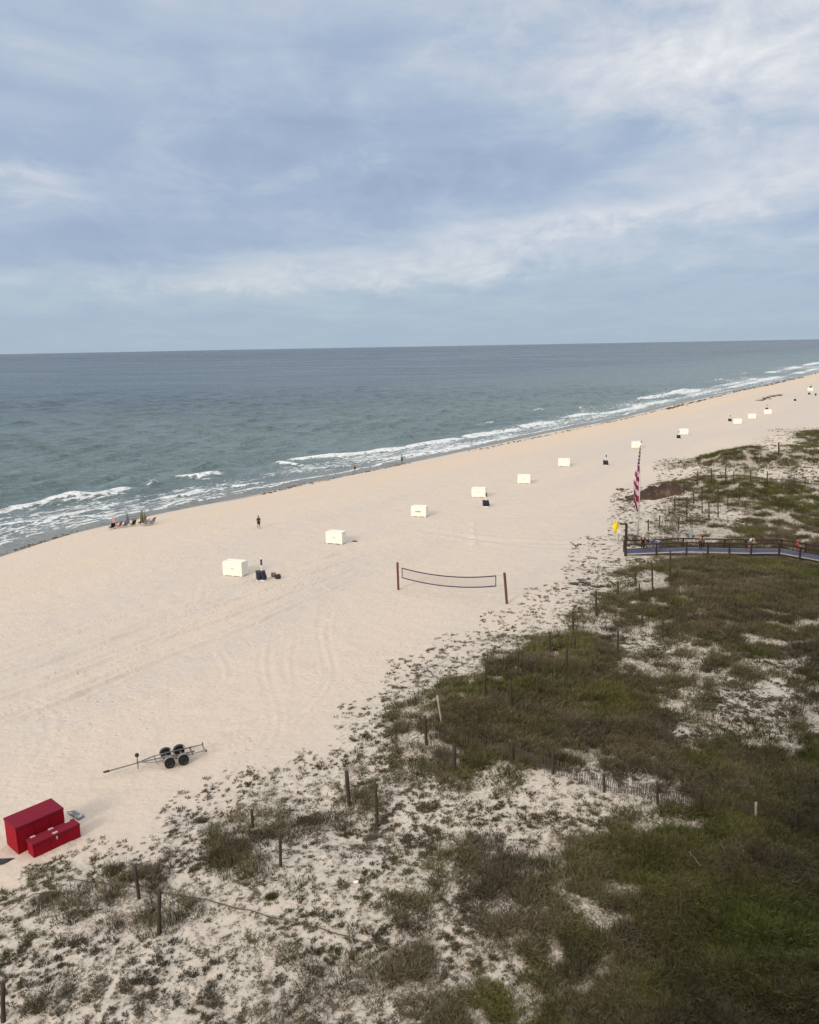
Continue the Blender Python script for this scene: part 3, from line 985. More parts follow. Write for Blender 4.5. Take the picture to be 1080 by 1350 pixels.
def shrub(px, py, w, h, mat, label, name='shrub', dens=1.0):
    p = ground(px, py)
    root = None
    V = []; Fc = []
    n = int(62 * dens * max(1, w))
    for _ in range(n):
        a = rs.random() * 6.283; rr = w / 2 * math.sqrt(rs.random())
        bx, by = rr * math.cos(a) * 1.15, rr * math.sin(a) * .8
        hh = .9 * h * (1 - .7 * (rr / (w / 2 + .01)) ** 2) * (.35 + .8 * rs.random()) * (.5 + float(vnoise(bx * 2.2 + px, by * 2.2, 3)))
        blade_set(V, Fc, rs, 5, hh, .10, .018, .55, (bx, by, gz(p.x + bx, p.y + by) - p.z))
    me = bpy.data.meshes.new(name); me.from_pydata(V, [], Fc); me.materials.append(mat)
    o = bpy.data.objects.new(name, me); COL.objects.link(o); o.location = p
    tag(o, label, 'grass clump' if name == 'grass_clump' else 'shrub', 'single plant clumps standing out of the dune cover')


shrub(325, 1146, 2.6, 1.1, MB_OLIVE, 'broad bushy olive shrub beside a pair of posts, largest on the near dune edge', dens=1.5)
shrub(283, 1136, 1.4, .6, MB_BROWN, 'brown low shrub touching the seaward side of the broad bushy olive shrub')
shrub(147, 1152, .7, .95, MB_OLIVE, 'pale upright grass tuft at the sand edge nearest the red boxes', 'grass_clump', .8)
shrub(172, 1157, 1.0, .45, MB_BROWN, 'small brown clump between the pale upright tuft and a slanting post', 'grass_clump', 1.8)
shrub(205, 1218, 2.2, .75, MB_OLIVE, 'dark scrubby clump wrapped around the two posts nearest the red boxes', dens=1.2)
shrub(72, 1190, 2.3, .45, MB_BROWN, 'long low grass ridge just inland of the black mat', 'grass_clump', 2.2)
shrub(358, 1184, .45, .32, MB_GREEN, 'tiny bright green tuft alone on bare sand below the broad shrub', 'grass_clump', 1.6)
shrub(45, 1328, .95, .5, MB_OLIVE, 'round olive clump in the bottom left corner of the dune', 'grass_clump', 1.6)
shrub(265, 1083, .7, .4, MB_BROWN, 'wispy grass clump on open sand seaward of the broad bushy shrub', 'grass_clump', 2.6)
shrub(408, 1083, 1.3, .5, MB_BROWN, 'brown mound of grass left of the two tall posts', 'grass_clump', 3.2)
shrub(640, 1112, 1.8, .7, MB_BROWN, 'dusty brown shrub below the bare white sand hump')
shrub(520, 1192, 1.5, .35, MB_BROWN, 'flat brown clump above the fallen wire', 'grass_clump', 3.0)
shrub(590, 1003, 1.9, .9, MB_BROWN, 'tall brown brush at the seaward end of the slat fence')
shrub(742, 884, 3.6, 1.0, MB_GREEN, 'bright green mounded shrub inside the fence posts', dens=1.3)
shrub(690, 905, 3.0, .8, MB_OLIVE, 'olive mounded shrub left of the bright green one')
shrub(908, 741, 5.0, 1.15, MB_BROWN, 'brown scrub rising in front of the boardwalk and hiding its edge', dens=.9)
shrub(790, 855, 3.4, .9, MB_BROWN, 'brown shrub just beyond the bright green mounded one')


# ------------------------------------------------------------------ FENCE POSTS
def post_mesh(foot, top_px, mat, rad=.055, name='fence_post', sink=.35, bot=None):
    """post from a foot on the ground up to the photo point of its top"""
    h = up_height(foot, top_px[1])
    p = foot
    q = proj(foot + Vector((0, 0, h)))
    dist = (foot - CAM).length
    lean = (top_px[0] - q[0]) / F_PX * dist
    mb = MB()
    n = 5
    pts = [Vector((lean * k / n + random.uniform(-.01, .01), 0, -sink + (h + sink) * k / n)) for k in range(n + 1)]
    mb.tube(pts, [rad * random.uniform(.92, 1.06) for _ in pts], 8)
    return mb, h


G_NEAR = 'weathered posts of the old dune fence'
near_posts = [  # bottom px, top px, label, material, radius
    ((184, 1185), (178, 1141), 'dark slanting post in the dune scrub nearest the red boxes', WOOD, .075),
    ((209, 1232), (209, 1173), 'upright grey post standing one pace inland of the slanting post', WOOD, .075),
    ((333, 1092), (332, 1068), 'short post on the seaward side of the broad bushy shrub', WOOD, .07),
    ((370, 1142), (369, 1100), 'grey post at the inland side of the broad bushy shrub', WOOD, .065),
    ((461, 1063), (457, 1017), 'thick dark post, left of the tall pair on the speckled sand', WOOD, .09),
    ((498, 1089), (495, 1034), 'slimmer dark post, right of the tall pair on the speckled sand', WOOD, .07),
    ((3, 1347), (2, 1300), 'dark post cut by the bottom left corner of the view', WOOD, .08),
    ((563, 982), (560, 944), 'dark post in brush beside the pale leaning stake', WOOD, .08),
    ((583, 954), (577, 917), 'pale bleached stake leaning at the seaward corner of the green dune', WOOD_PALE, .05),
    ((640, 922), (639, 891), 'post second along the seaward row after the pale leaning stake', WOOD, .075),
    ((683, 884), (683, 860), 'post third along the seaward row after the pale leaning stake', WOOD, .075),
    ((725, 862), (725, 833), 'post fourth along the seaward row, beside the green mounded shrub', WOOD, .075),
    ((756, 832), (756, 807), 'post fifth along the seaward row, against pale sand', WOOD, .08),
    ((599, 1018), (599, 983), 'dark post in tall brown brush at the end of the slat fence', WOOD, .085),
    ((758, 860), (758, 838), 'post just inland of the bright green mounded shrub', WOOD, .07),
    ((748, 883), (747, 851), 'grey post on the near side of the bright green shrub', WOOD, .07),
    ((709, 917), (709, 889), 'slim post in the olive shrub, inland of the seaward row', WOOD, .065),
    ((718, 897), (718, 878), 'short slim post between the olive and the green shrub', WOOD, .06),
    ((815, 864), (815, 832), 'post beside the bare sandy gully behind the green shrub', WOOD, .08),
    ((874, 843), (874, 817), 'post at the far side of the bare sandy gully', WOOD, .075),
    ((847, 826), (847, 800), 'slim post above the head of the bare sandy gully', WOOD, .065),
    ((787, 812), (786, 779), 'tall dark post at the sand edge short of the boardwalk', WOOD, .08),
    ((815, 786), (815, 766), 'short post in pale speckled sand short of the boardwalk', WOOD, .07),
    ((838, 770), (838, 751), 'post on the speckled slope just below the boardwalk end', WOOD, .075),
    ((861, 784), (860, 742), 'tall leaning dark post right of the speckled slope below the boardwalk', WOOD, .075),
    ((884, 770), (884, 726), 'tall post overlapping the boardwalk mat', WOOD, .07),
    ((844, 792), (843, 770), 'thin post in grass under the tall leaning one', WOOD, .065),
    ((997, 1082), (997, 1058), 'pale grey post in dark grass near the right end of the slat fence', WOOD_PALE, .06),
]
for bp, tp_, lab, mt, rd in near_posts:
    p = ground(*bp)
    mb, h = post_mesh(p, tp_, mt, rd * 1.15)
    tag(mb.build('fence_post', mt, None, 0, True, p), lab, 'post', G_NEAR)

far_posts = [(947, 682, 640), (935, 685, 662), (906, 688, 656), (926, 677, 643), (895, 699, 684), (870, 696, 680), (855, 700, 686), (915, 665, 648), (960, 668, 645),
             (975, 660, 640), (890, 672, 655), (902, 651, 634), (920, 640, 622), (938, 637, 618), (957, 636, 616), (990, 636, 620), (1012, 640, 622), (968, 640, 623)]
for x, yb, yt in far_posts:
    p = ground(x, yb); mb, h = post_mesh(p, (x, yt - 1), WOOD, .08)
    tag(mb.build('fence_post', WOOD, None, 0, True, p), 'thin dark weathered post standing on the grassy dune beyond the boardwalk', 'post', 'posts on the dune beyond the boardwalk')
p = ground(880, 680); mb, h = post_mesh(p, (880, 667), WOOD_PALE, .16)
tag(mb.build('marker_post', WOOD_PALE, None, 0, True, p), 'stout pale post on the dune slope beyond the flagpole', 'post')
p = ground(1027, 600); mb, h = post_mesh(p, (1027, 583), WOOD, .13)
tag(mb.build('marker_post', WOOD, None, 0, True, p), 'lone dark post on bare sand behind the farthest grassy crest', 'post')


# ------------------------------------------------------------------ SLAT FENCES
def slat_fence(pts, h, label, posts=(), gap=.095, missing=.06):
    P = [ground(*p) for p in pts]
    root = thing('sand_fence', P[0], 0, label, 'fence', 'slatted sand fences on the dunes')
    o = P[0]
    mb = MB(); wires = [MB(), MB()]
    wp = [[], []]
    for i in range(len(P) - 1):
        a, b_ = P[i], P[i + 1]
        L = (b_ - a).length; n = max(2, int(L / gap)); rz = math.atan2(b_.y - a.y, b_.x - a.x)
        for k in range(n):
            q = a.lerp(b_, k / n); q.z = gz(q.x, q.y)
            sag = .12 * math.sin(k / n * math.pi)
            if k % 8 == 0:
                wp[0].append(q - o + Vector((0, 0, h * .3 - sag))); wp[1].append(q - o + Vector((0, 0, h * .8 - sag)))
            if random.random() < missing: continue
            hh = h * random.uniform(.88, 1.05)
            tl = Matrix.Rotation(random.gauss(0, .07), 3, 'Y') @ Matrix.Rotation(random.gauss(0.05, .06), 3, 'X')
            mb.box(q - o + Vector((0, 0, hh / 2 - .08 - sag)), (.034, .012, hh), rz, tl)
    mb.build('slat_panel', SLAT, root)
    m = MB(); m.tube(wp[0], .008, 4); m.tube(wp[1], .008, 4); m.build('wire', WIRE, root)
    for bp, tp_ in posts:
        p = ground(*bp); mb, hh = post_mesh(p, tp_, WOOD, .07)
        mb.build('post', WOOD, root, 0, True, p - o)


slat_fence([(607, 985), (640, 993), (676, 1003), (730, 1020), (797, 1043), (838, 1049), (868, 1058), (924, 1068), (1000, 1082), (1090, 1102)], 1.05,
           'long grey slat fence running inland past the bare white sand hump',
           [((676, 1005), (675, 978)), ((730, 1021), (729, 987)), ((797, 1045), (797, 1021)), ((868, 1061), (867, 1031)), ((924, 1071), (924, 1041)), ((1052, 1098), (1052, 1068))])
slat_fence([(641, 922), (673, 935)], 1.1, 'short dark slat panel at the seaward edge of the green dune', [((673, 936), (673, 897))])
slat_fence([(750, 884), (781, 894)], 1.1, 'short slat panel in front of the bright green mounded shrub', [((781, 895), (781, 865))])
slat_fence([(565, 983), (597, 1016)], 1.0, 'broken slat panel in brush beside the pale leaning stake', [], .13, .25)
slat_fence([(463, 1064), (497, 1088)], .8, 'thin broken slats between the tall pair of dark posts', [], .16, .4)
slat_fence([(862, 698), (894, 701)], 1.6, 'dark slat panel behind the boardwalk near the flagpole', [])
slat_fence([(1030, 637), (1060, 640), (1100, 646)], 1.3, 'pale slat fence on the far sandy slope at the right', [((1062, 641), (1062, 631)), ((1047, 639), (1047, 629))], .14)

# fallen wire and sticks on the near dune
def lie(pts, rad, name, mat, label, cat, lift=.04):
    P = [ground(*p) for p in pts]
    Q = []
    for i in range(len(P) - 1):
        for k in range(6):
            q = P[i].lerp(P[i + 1], k / 6); q.z = gz(q.x, q.y) + lift + random.uniform(-.02, .04)
            q.x += random.uniform(-.04, .04); q.y += random.uniform(-.04, .04)
            Q.append(q)
    Q.append(P[-1] + Vector((0, 0, lift)))
    mb = MB(); mb.tube([q - Q[0] for q in Q], rad, 6)
    return tag(mb.build(name, mat, None, 0, True, Q[0]), label, cat)


lie([(80, 1158), (140, 1166), (200, 1178), (262, 1186), (330, 1203), (400, 1220), (470, 1240), (530, 1256), (590, 1270)], .022, 'fallen_wire', WIRE, 'long rusty wire lying across the sand past two posts', 'wire', .05)
lie([(95, 1203), (115, 1203), (136, 1199)], .03, 'driftwood_stick', WOOD, 'short dark stick lying below the long rusty wire', 'stick')
lie([(-10, 1197), (20, 1189), (50, 1180), (75, 1176)], .02, 'fallen_wire', WIRE, 'short rusty wire lying by the black mat at the left edge', 'wire', .05)
lie([(908, 1133), (916, 1141), (924, 1151)], .018, 'driftwood_stick', SLAT_PALE, 'grey bare branch lying in the dark green grass', 'stick', .35)
lie([(578, 1182), (600, 1200), (620, 1215)], .03, 'driftwood_stick', WOOD, 'thin dark branch lying at the edge of the brown scrub', 'stick', .1)
p = ground(469, 1164)
mb = MB(); mb.add([(-.12, -.05, .02), (.1, -.08, .03), (.14, .06, .09), (.0, .10, .05), (-.1, .07, .02), (0, 0, .12)], [(0, 1, 5), (1, 2, 5), (2, 3, 5), (3, 4, 5), (4, 0, 5), (4, 3, 2, 1, 0)])
tag(mb.build('paper_scrap', WHITE, None, 0, False, p), 'white crumpled scrap lying on the speckled sand', 'litter')


# ------------------------------------------------------------------ RED BOXES
def box_from_pixels(foot_px, top_px, right_top_px, left_top_px):
    foot = ground(*foot_px); h = up_height(foot, top_px[1])
    c = at(right_top_px[0], right_top_px[1], foot.z + h); e = at(left_top_px[0], left_top_px[1], foot.z + h)
    d = c - foot; d.z = 0; L = d.length; d.normalize()
    n = Vector((-d.y, d.x, 0)); ev = e - foot; W = abs(ev.x * n.x + ev.y * n.y)
    return foot, h, L, W, math.atan2(d.y, d.x)


def red_box(px, label, hinges, lidh=.12, wk=1.0):
    foot, h, L, W, rz = box_from_pixels(*px)
    W *= wk
    print('red box', [round(v, 2) for v in (h, L, W, math.degrees(rz))], foot)
    root = thing('storage_box', foot, rz, label, 'box', 'red wooden boxes on the sand')
    m = MB(); m.box((L / 2, W / 2, (h - lidh) / 2 - .02), (L, W, h - lidh + .04)); m.build('body', RED, root, .012)
    for k in range(4):                                     # corner battens and mid seams
        m = MB(); m.box((L * (k / 3) * .985 + .02, -.006, (h - lidh) / 2), (.05, .014, h - lidh - .06)); m.build('batten', RED, root)
    m = MB(); m.box((L / 2, W / 2, h - lidh / 2 + .003), (L + .05, W + .05, lidh)); m.build('lid', RED_TOP, root, .015)
    for hx, hy, hz_ in hinges:
        m = MB(); m.box((L * hx, W * hy, h + hz_), (.24, .12, .02)); m.tube([(L * hx - .12, W * hy + .06, h + hz_), (L * hx + .12, W * hy + .06, h + hz_)], .018, 8)
        m.build('hinge', HINGE, root)
    if hinges:
     m = MB(); m.box((L / 2, -.03, h - lidh - .05), (.08, .02, .12)); m.tube([(L / 2 - .03, -.045, h - lidh - .12), (L / 2, -.045, h - lidh - .17), (L / 2 + .03, -.045, h - lidh - .12)], .008, 6)
     m.build('latch', HINGE, root)
    return foot, h, L, W, rz


B1 = red_box(((24.5, 1127), (22.5, 1092), (83, 1065), (0.5, 1086)), 'large dark red lidded box, the taller of the two by the left edge', [], wk=1.4)
B2 = red_box(((45, 1132), (44, 1113.5), (104.5, 1086), (29, 1109)), 'low red box with pale hinges set against the taller red box', [(.12, .92, .015), (.5, .92, .015), (.86, .92, .015), (.5, .2, .015)])


def flat_sheet(px, mat, name, label, cat, curl=.06):
    P = [ground(*q) for q in px]
    o = sum(P, Vector()) / len(P)
    n = 6
    V = []; Fc = []
    a, b_, c, d = P
    for i in range(n + 1):
        for j in range(n + 1):
            q = a.lerp(b_, j / n).lerp(d.lerp(c, j / n), i / n)
            z = gz(q.x, q.y) + .05 + curl * random.random()
            V.append((q.x - o.x, q.y - o.y, z - o.z))
    for i in range(n):
        for j in range(n):
            k = i * (n + 1) + j; Fc.append((k, k + 1, k + n + 2, k + n + 1))
    m = MB(); m.add(V, Fc)
    ob = m.build(name, mat, None, 0, True, o)
    md = ob.modifiers.new('thick', 'SOLIDIFY'); md.thickness = .03
    return tag(ob, label, cat)


flat_sheet([(-30, 1143), (4, 1141), (19, 1133), (-30, 1134)], BLACK, 'rubber_mat', 'black mat lying on the sand in front of the red boxes', 'mat')
flat_sheet([(104, 1082), (112, 1077), (98, 1070), (88, 1072)], paint('grey_plastic', (.16, .17, .18), .5, .5, 8, (.62, .62, .62)), 'plastic_board', 'grey and white board lying behind the tall red box', 'board')


# ------------------------------------------------------------------ BOAT TRAILER
def build_trailer():
    wr = .31
    n1 = at(224.6, 1006.3, wr); n2 = at(241.6, 1002.3, wr); f1 = at(222.8, 994.5, wr)
    hitch = at(140.5, 1017.7, .35); rear = at(265.7, 988, .5)
    d = (n2 - n1); d2 = (n1 + n2) / 2 - hitch; d2.z = 0
    d = d2.normalized()
    # turn a little so that the tongue sits on the centre line
    nrm = Vector((-d.y, d.x, 0))
    track_w = 1.3
    nd = (n2 - n1).length
    for _ in range(6):
        ctr = (n1 + n2) / 2 + nrm * track_w / 2
        d = ctr - hitch; d.z = 0; d.normalize(); nrm = Vector((-d.y, d.x, 0))
    ctr.z = 0
    rz = math.atan2(d.y, d.x)
    root = thing('boat_trailer', Vector((ctr.x, ctr.y, gz(ctr.x, ctr.y))), rz, 'empty silver boat trailer with four wheels and long tongue on the sand', 'trailer')
    Lt = (hitch - ctr).xy.length; Lr = 1.75
    z0 = .45
    m = MB()
    m.tube([(-Lt, 0, .36), (-Lt * .55, 0, .46), (.0, 0, z0)], .045, 8)
    for s in (-1, 1):
        m.tube([(-Lt * .55, 0, .47), (-1.1, s * .42, z0), (Lr, s * .42, z0 + .03)], .035, 8)
    for x in (-1.1, 0, 1.0, Lr): m.box((x, 0, z0 - .05), (.07, .9, .06))
    for x in (-.42, .42): m.box((x, 0, .33), (.08, track_w - .2, .08))
    m.build('frame', STEEL, root)
    for s in (-1, 1):
        m = MB(); m.box((.3, s * .3, z0 + .09), (1.7, .08, .04)); m.box((-.6, s * .3, z0 + .05), (.06, .06, .12)); m.box((1.0, s * .3, z0 + .05), (.06, .06, .12)); m.build('bunk', paint('grey_carpet', (.12, .115, .11), .95), root)
    half = .40
    for s in (-1, 1):
        for x in (-half, half):
            M = Matrix.Rotation(R(90), 3, 'X')
            m = MB(); m.lathe((x, s * track_w / 2, wr), [(.17, -.10), (.27, -.105), (.305, -.075), (.31, 0), (.305, .075), (.27, .105), (.17, .10)], 24, M)
            t = m.build('wheel', RUBBER, root, 0, False)
            m = MB(); m.lathe((x, s * track_w / 2, wr), [(.02, -.085), (.06, -.085), (.08, -.06), (.15, -.07), (.172, -.104), (.175, 0), (.172, .104), (.15, .07), (.08, .06), (.06, .085), (.02, .085)], 20, M)
            m.build('rim', RIM, t)
            # fender
            m = MB(); pr = []
            V = []; Fc = []
            for k in range(9):
                a = R(15 + 150 * k / 8)
                for w in (-.12, .12):
                    V.append((x + math.cos(a) * .38, s * (track_w / 2) + w - s * .04, wr + .03 + math.sin(a) * .36))
            for k in range(8): Fc.append((2 * k, 2 * k + 1, 2 * k + 3, 2 * k + 2))
            m.add(V, Fc); fo = m.build('fender', BLACK if s > 0 else STEEL, root, 0, True)
            md = fo.modifiers.new('thick', 'SOLIDIFY'); md.thickness = .012
    jx = -Lt * .55
    m = MB(); m.tube([(jx, -.02, .1), (jx, -.02, .95)], .035, 8); m.box((jx, 0, .5), (.1, .14, .12)); m.build('winch_post', STEEL, root)
    m = MB(); m.lathe((jx, .0, .95), [(.03, -.06), (.10, -.06), (.12, -.04), (.12, .04), (.10, .06), (.03, .06)], 14, Matrix.Rotation(R(90), 3, 'X')); m.build('winch', BLACK, root)
    m = MB(); m.tube([(-Lt - .18, 0, .36), (-Lt + .15, 0, .37)], [.055, .07], 8); m.build('coupler', BLACK, root)
    for s in (-1, 1):
        m = MB(); m.box((Lr + .03, s * .5, z0 + .05), (.05, .16, .1)); m.build('tail_light', paint('dark_red_lens', (.12, .01, .01), .3), root)


build_trailer()


# ------------------------------------------------------------------ VOLLEYBALL NET
def build_net():
    a = ground(525.5, 778); b_ = ground(669, 796)
    ha = up_height(a, 741.5); hb = up_height(b_, 755)
    root = thing('volleyball_net', a, 0, 'sagging navy bordered volleyball net strung between two brown posts', 'volleyball net')
    for p, h, lx in ((a, ha, -.05), (b_, hb, -.28)):
        m = MB(); m.box((0, 0, (h - .5) / 2), (.2, .2, h + .5), .2, None)
        for i, v in enumerate(m.v):
            m.v[i] = (v[0] + lx * max(v[2], 0) / h, v[1], v[2])
        m.build('post', WOOD_RED, root, .01, False, p - a)
    d = b_ - a; top_a = Vector((-.05, 0, ha - .45)); top_b = d + Vector((-.28, 0, hb - .2))
    N = 40

    def line(u, drop):
        q = top_a.lerp(top_b, u); q.z -= 4 * .58 * u * (1 - u) + drop
        return q
    u0_, u1_ = .045, .925
    net = None
    m = MB()
    hnet = .98
    for dr in (0, hnet): 
        m.tube([line(u0_ + (u1_ - u0_) * k / N, dr) for k in range(N + 1)], .055, 6)
    for u in (u0_, u1_): m.tube([line(u, -.03), line(u, hnet + .03)], .04, 6)
    net = m.build('net', NET, root)
    m = MB()
    for k in range(1, 90):
        u = u0_ + (u1_ - u0_) * k / 90; m.tube([line(u, 0), line(u, hnet)], .003, 3, False)
    for k in range(1, 10):
        m.tube([line(u0_ + (u1_ - u0_) * j / 24, hnet * k / 10) for j in range(25)], .003, 3, False)
    m.build('mesh_cord', CORD, net)
    for dr in (0, hnet):
        for ua, ub in ((0, u0_), (u1_, 1)):
            m = MB(); m.tube([line(ua, dr), line(ub, dr)], .008, 4); m.build('tension_cord', CORD, net)


build_net()

# ------------------------------------------------------------------ WHITE STORAGE BOXES
YAW = R(-18)


def white_box():
    root = thing('storage_box', (0, 0, 0), YAW)
    L, W, h = 2.25, 1.25, 1.52
    m = MB(); m.box((0, 0, (h - .16) / 2 + .08), (L, W, h - .16)); m.build('body', WHITE, root, .015)
    m = MB(); m.box((0, 0, h - .035), (L + .035, W + .035, .06)); m.box((0, 0, h + .015), (L - .1, W - .1, .03)); m.build('lid', WHITE, root, .015)
    for x in (-.95, 0, .95):
        m = MB(); m.box((x, 0, .02), (.14, W - .04, .14)); m.build('skid', WHITE_TRIM, root)
    m = MB(); m.box((0, -W / 2 - .012, h * .55), (.03, .02, h - .35)); m.build('door_seam', WHITE_TRIM, root)
    for x in (-.12, .12):
        m = MB(); m.box((x, -W / 2 - .02, h * .55), (.05, .03, .14)); m.build('handle', STEEL, root)
    return root


WB = white_box()
boxes = [
    (311, 759.5, 'white storage box nearest the viewer, beside the post with blue bins', 1.04),
    (443.5, 717.5, 'white storage box standing alone seaward of the volleyball net', 1),
    (553.5, 682, 'white storage box with dark lettering across its front', 1),
    (632, 656.5, 'white storage box partly hidden by a post with dark bins', 1),
    (691.5, 638.5, 'plain white storage box next beyond the one hidden by bins', 1),
    (744, 616, 'white storage box left of the bins standing alone in mid beach', 1),
    (839, 592, 'white storage box seen right behind the top of the flagpole', 1.0),
    (901, 574.5, 'white storage box with one dark bin before its left corner', 1),
    (972, 560.5, 'white storage box with a post and bin at its left end', 1),
    (991, 553.5, 'white storage box between two others, no bin near it', 1),
    (1012, 547.5, 'white storage box with a dark bin just behind it', 1),
    (1068, 517, 'farthest small white storage box near the right edge', 1),
]
for i, (x, y, lab, s) in enumerate(boxes):
    o = WB if i == 0 else copy_tree(WB)
    p = ground(x, y - 1.5); o.location = p; o.scale = (s, s, s)
    o.rotation_euler = (0, 0, YAW + R(random.uniform(-4, 4)) + (R(8) if x > 800 else 0))
    tag(o, lab, 'box', 'white storage boxes along the beach')
    if i == 2:
        m = MB()
        xx = -.42
        for w in (.10, .06, .12, .05, .09, .11, .07, .10):      # a line of illegible dark lettering
            m.box((xx, -.655, .78), (w * .8, .012, .11)); xx += .11
        m.build('lettering', BLACK, o)


# ------------------------------------------------------------------ POSTS WITH BINS
def bin_station():
    root = thing('bin_stand', (0, 0, 0))
    m = MB(); m.tube([(0, 0, -.3), (0, 0, 2.45)], .065, 10); m.tube([(0, 0, 2.45), (0, 0, 2.52)], .08, 10); m.build('post', WHITE_TRIM, root)
    m = MB(); m.box((.04, -.09, 1.98), (.20, .03, .62)); m.build('sign', BLACK, root, .008)
    m = MB(); m.lathe((0, 0, 0), [(.55, -.1), (.60, .02), (.55, .10), (.2, .14)], 18); m.build('base', WHITE_TRIM, root)
    for x, tilt in ((-.30, .06), (.36, -.35)):
        M = Matrix.Rotation(tilt, 3, 'Y')
        m = MB(); m.lathe((x, -.18, .16), [(.24, 0), (.27, .1), (.33, .82), (.36, .84), (.36, .90), (.31, .90), (.28, .70)], 18, M)
        b = m.build('bin', NAVY, root)
        m = MB(); m.lathe((x, -.18, .16), [(.365, .80), (.372, .82), (.372, .86), (.365, .88)], 18, M); m.build('rim', BLACK, b)
    return root


BS = bin_station()
stations = [
    (345.5, 765, 'white post with dark blue bins beside the nearest white box', 1.0),
    (641, 668, 'white post with dark bins in front of the white box past the net', .95),
    (799, 613.5, 'white post with dark bins standing alone on mid beach', .95),
    (894.5, 578.5, 'dark bins before the white box with a bin at its left corner', .9),
    (962.5, 556, 'white post with dark bin at the left end of a white box', .9),
    (1011, 541, 'dark bin on a post just behind a far white box', .9),
    (1048, 529, 'dark bin on a post standing alone far down the beach', .9),
    (1069, 511.5, 'dark bin behind the farthest small white box', .9),
    (1067, 520.5, 'dark bin in front of the farthest small white box', .9),
]
for i, (x, y, lab, s) in enumerate(stations):
    o = BS if i == 0 else copy_tree(BS)
    o.location = ground(x, y); o.scale = (s, s, s); o.rotation_euler = (0, 0, R(random.uniform(-25, 15)) if i else 0)
    tag(o, lab, 'trash bin', 'posts with bins along the beach')
for (x, y, mt, lab, rz) in ((361, 761, paint('brown_drum', (.22, .17, .14), .7), 'brown small drum lying behind the black drum on the sand', .5), (366.5, 763.5, BLACK, 'black small drum lying beside the post with blue bins', .9)):
    p = ground(x, y)
    m = MB(); M = Matrix.Rotation(rz, 3, 'Z') @ Matrix.Rotation(R(90), 3, 'Y')
    m.lathe((0, 0, .26), [(.2, -.22), (.27, -.21), (.285, -.1), (.27, -.09), (.27, .09), (.285, .1), (.27, .21), (.2, .22)], 18, M)
    tag(m.build('drum', mt, None, 0, False, p), lab, 'drum')
p = ground(1075.5, 521.5); m = MB(); m.lathe((0, 0, 0), [(.3, 0), (.36, .8), (.40, .84), (.36, .92)], 14)
tag(m.build('trash_bin', BLACK, None, 0, False, p), 'black bin standing on sand at the far right edge', 'trash bin')
p = ground(468, 714); m = MB(); m.add([(-.5, -.1, 0), (.1, -.2, 0), (.5, .1, 0), (-.1, .2, 0), (-.15, 0, .16), (.2, 0, .12)], [(0, 1, 4), (1, 5, 4), (1, 2, 5), (2, 3, 5), (3, 4, 5), (3, 0, 4)])
tag(m.build('seaweed_clump', WRACK, None, 0, True, p), 'small dark clump of seaweed right of the lone white box', 'seaweed')


# ------------------------------------------------------------------ FLAGPOLE AND FLAG
def flag_material():
    m, nt, b = new_mat('flag_cloth')
    uv = nt.new('ShaderNodeAttribute', attribute_name='cloth', attribute_type='GEOMETRY')
    s = nt.new('ShaderNodeSeparateXYZ'); nt.put(s.inputs[0], uv.outputs['Vector'])
    fly, hoist = s.outputs[0], s.outputs[1]       # metres along the fly, and 0..1 down the hoist
    st = nt.math('FLOOR', nt.math('MULTIPLY', hoist, 13.0))
    odd = nt.math('MODULO', st, 2.0)
    c = nt.mix(odd, (.22, .012, .05), (.58, .45, .51))
    can = nt.math('MULTIPLY', nt.math('LESS_THAN', fly, .40), nt.math('LESS_THAN', hoist, 7 / 13))
    # stars on a staggered grid
    gx = nt.math('MULTIPLY', fly, 6 / .40); gy = nt.math('MULTIPLY', hoist, 5 / (7 / 13))
    def star(ox, oy):
        fx = nt.math('SUBTRACT', nt.math('FRACT', nt.math('ADD', gx, ox)), .5); fy = nt.math('SUBTRACT', nt.math('FRACT', nt.math('ADD', gy, oy)), .5)
        ang = nt.math('ARCTAN2', fy, fx)
        rr = nt.math('SQRT', nt.math('ADD', nt.math('MULTIPLY', fx, fx), nt.math('MULTIPLY', fy, fy)))
        edge = nt.math('ADD', .17, nt.math('MULTIPLY', nt.math('COSINE', nt.math('MULTIPLY', ang, 5.0)), .07))
        return nt.math('LESS_THAN', rr, edge)
    stars = nt.math('MAXIMUM', star(0, 0), star(.5, .5))
    blue = nt.mix(stars, (.018, .022, .075), (.75, .73, .76))
    c = nt.mix(can, c, blue)
    nt.put(b.inputs['Base Color'], c); b.inputs['Roughness'].default_value = .75
    return m


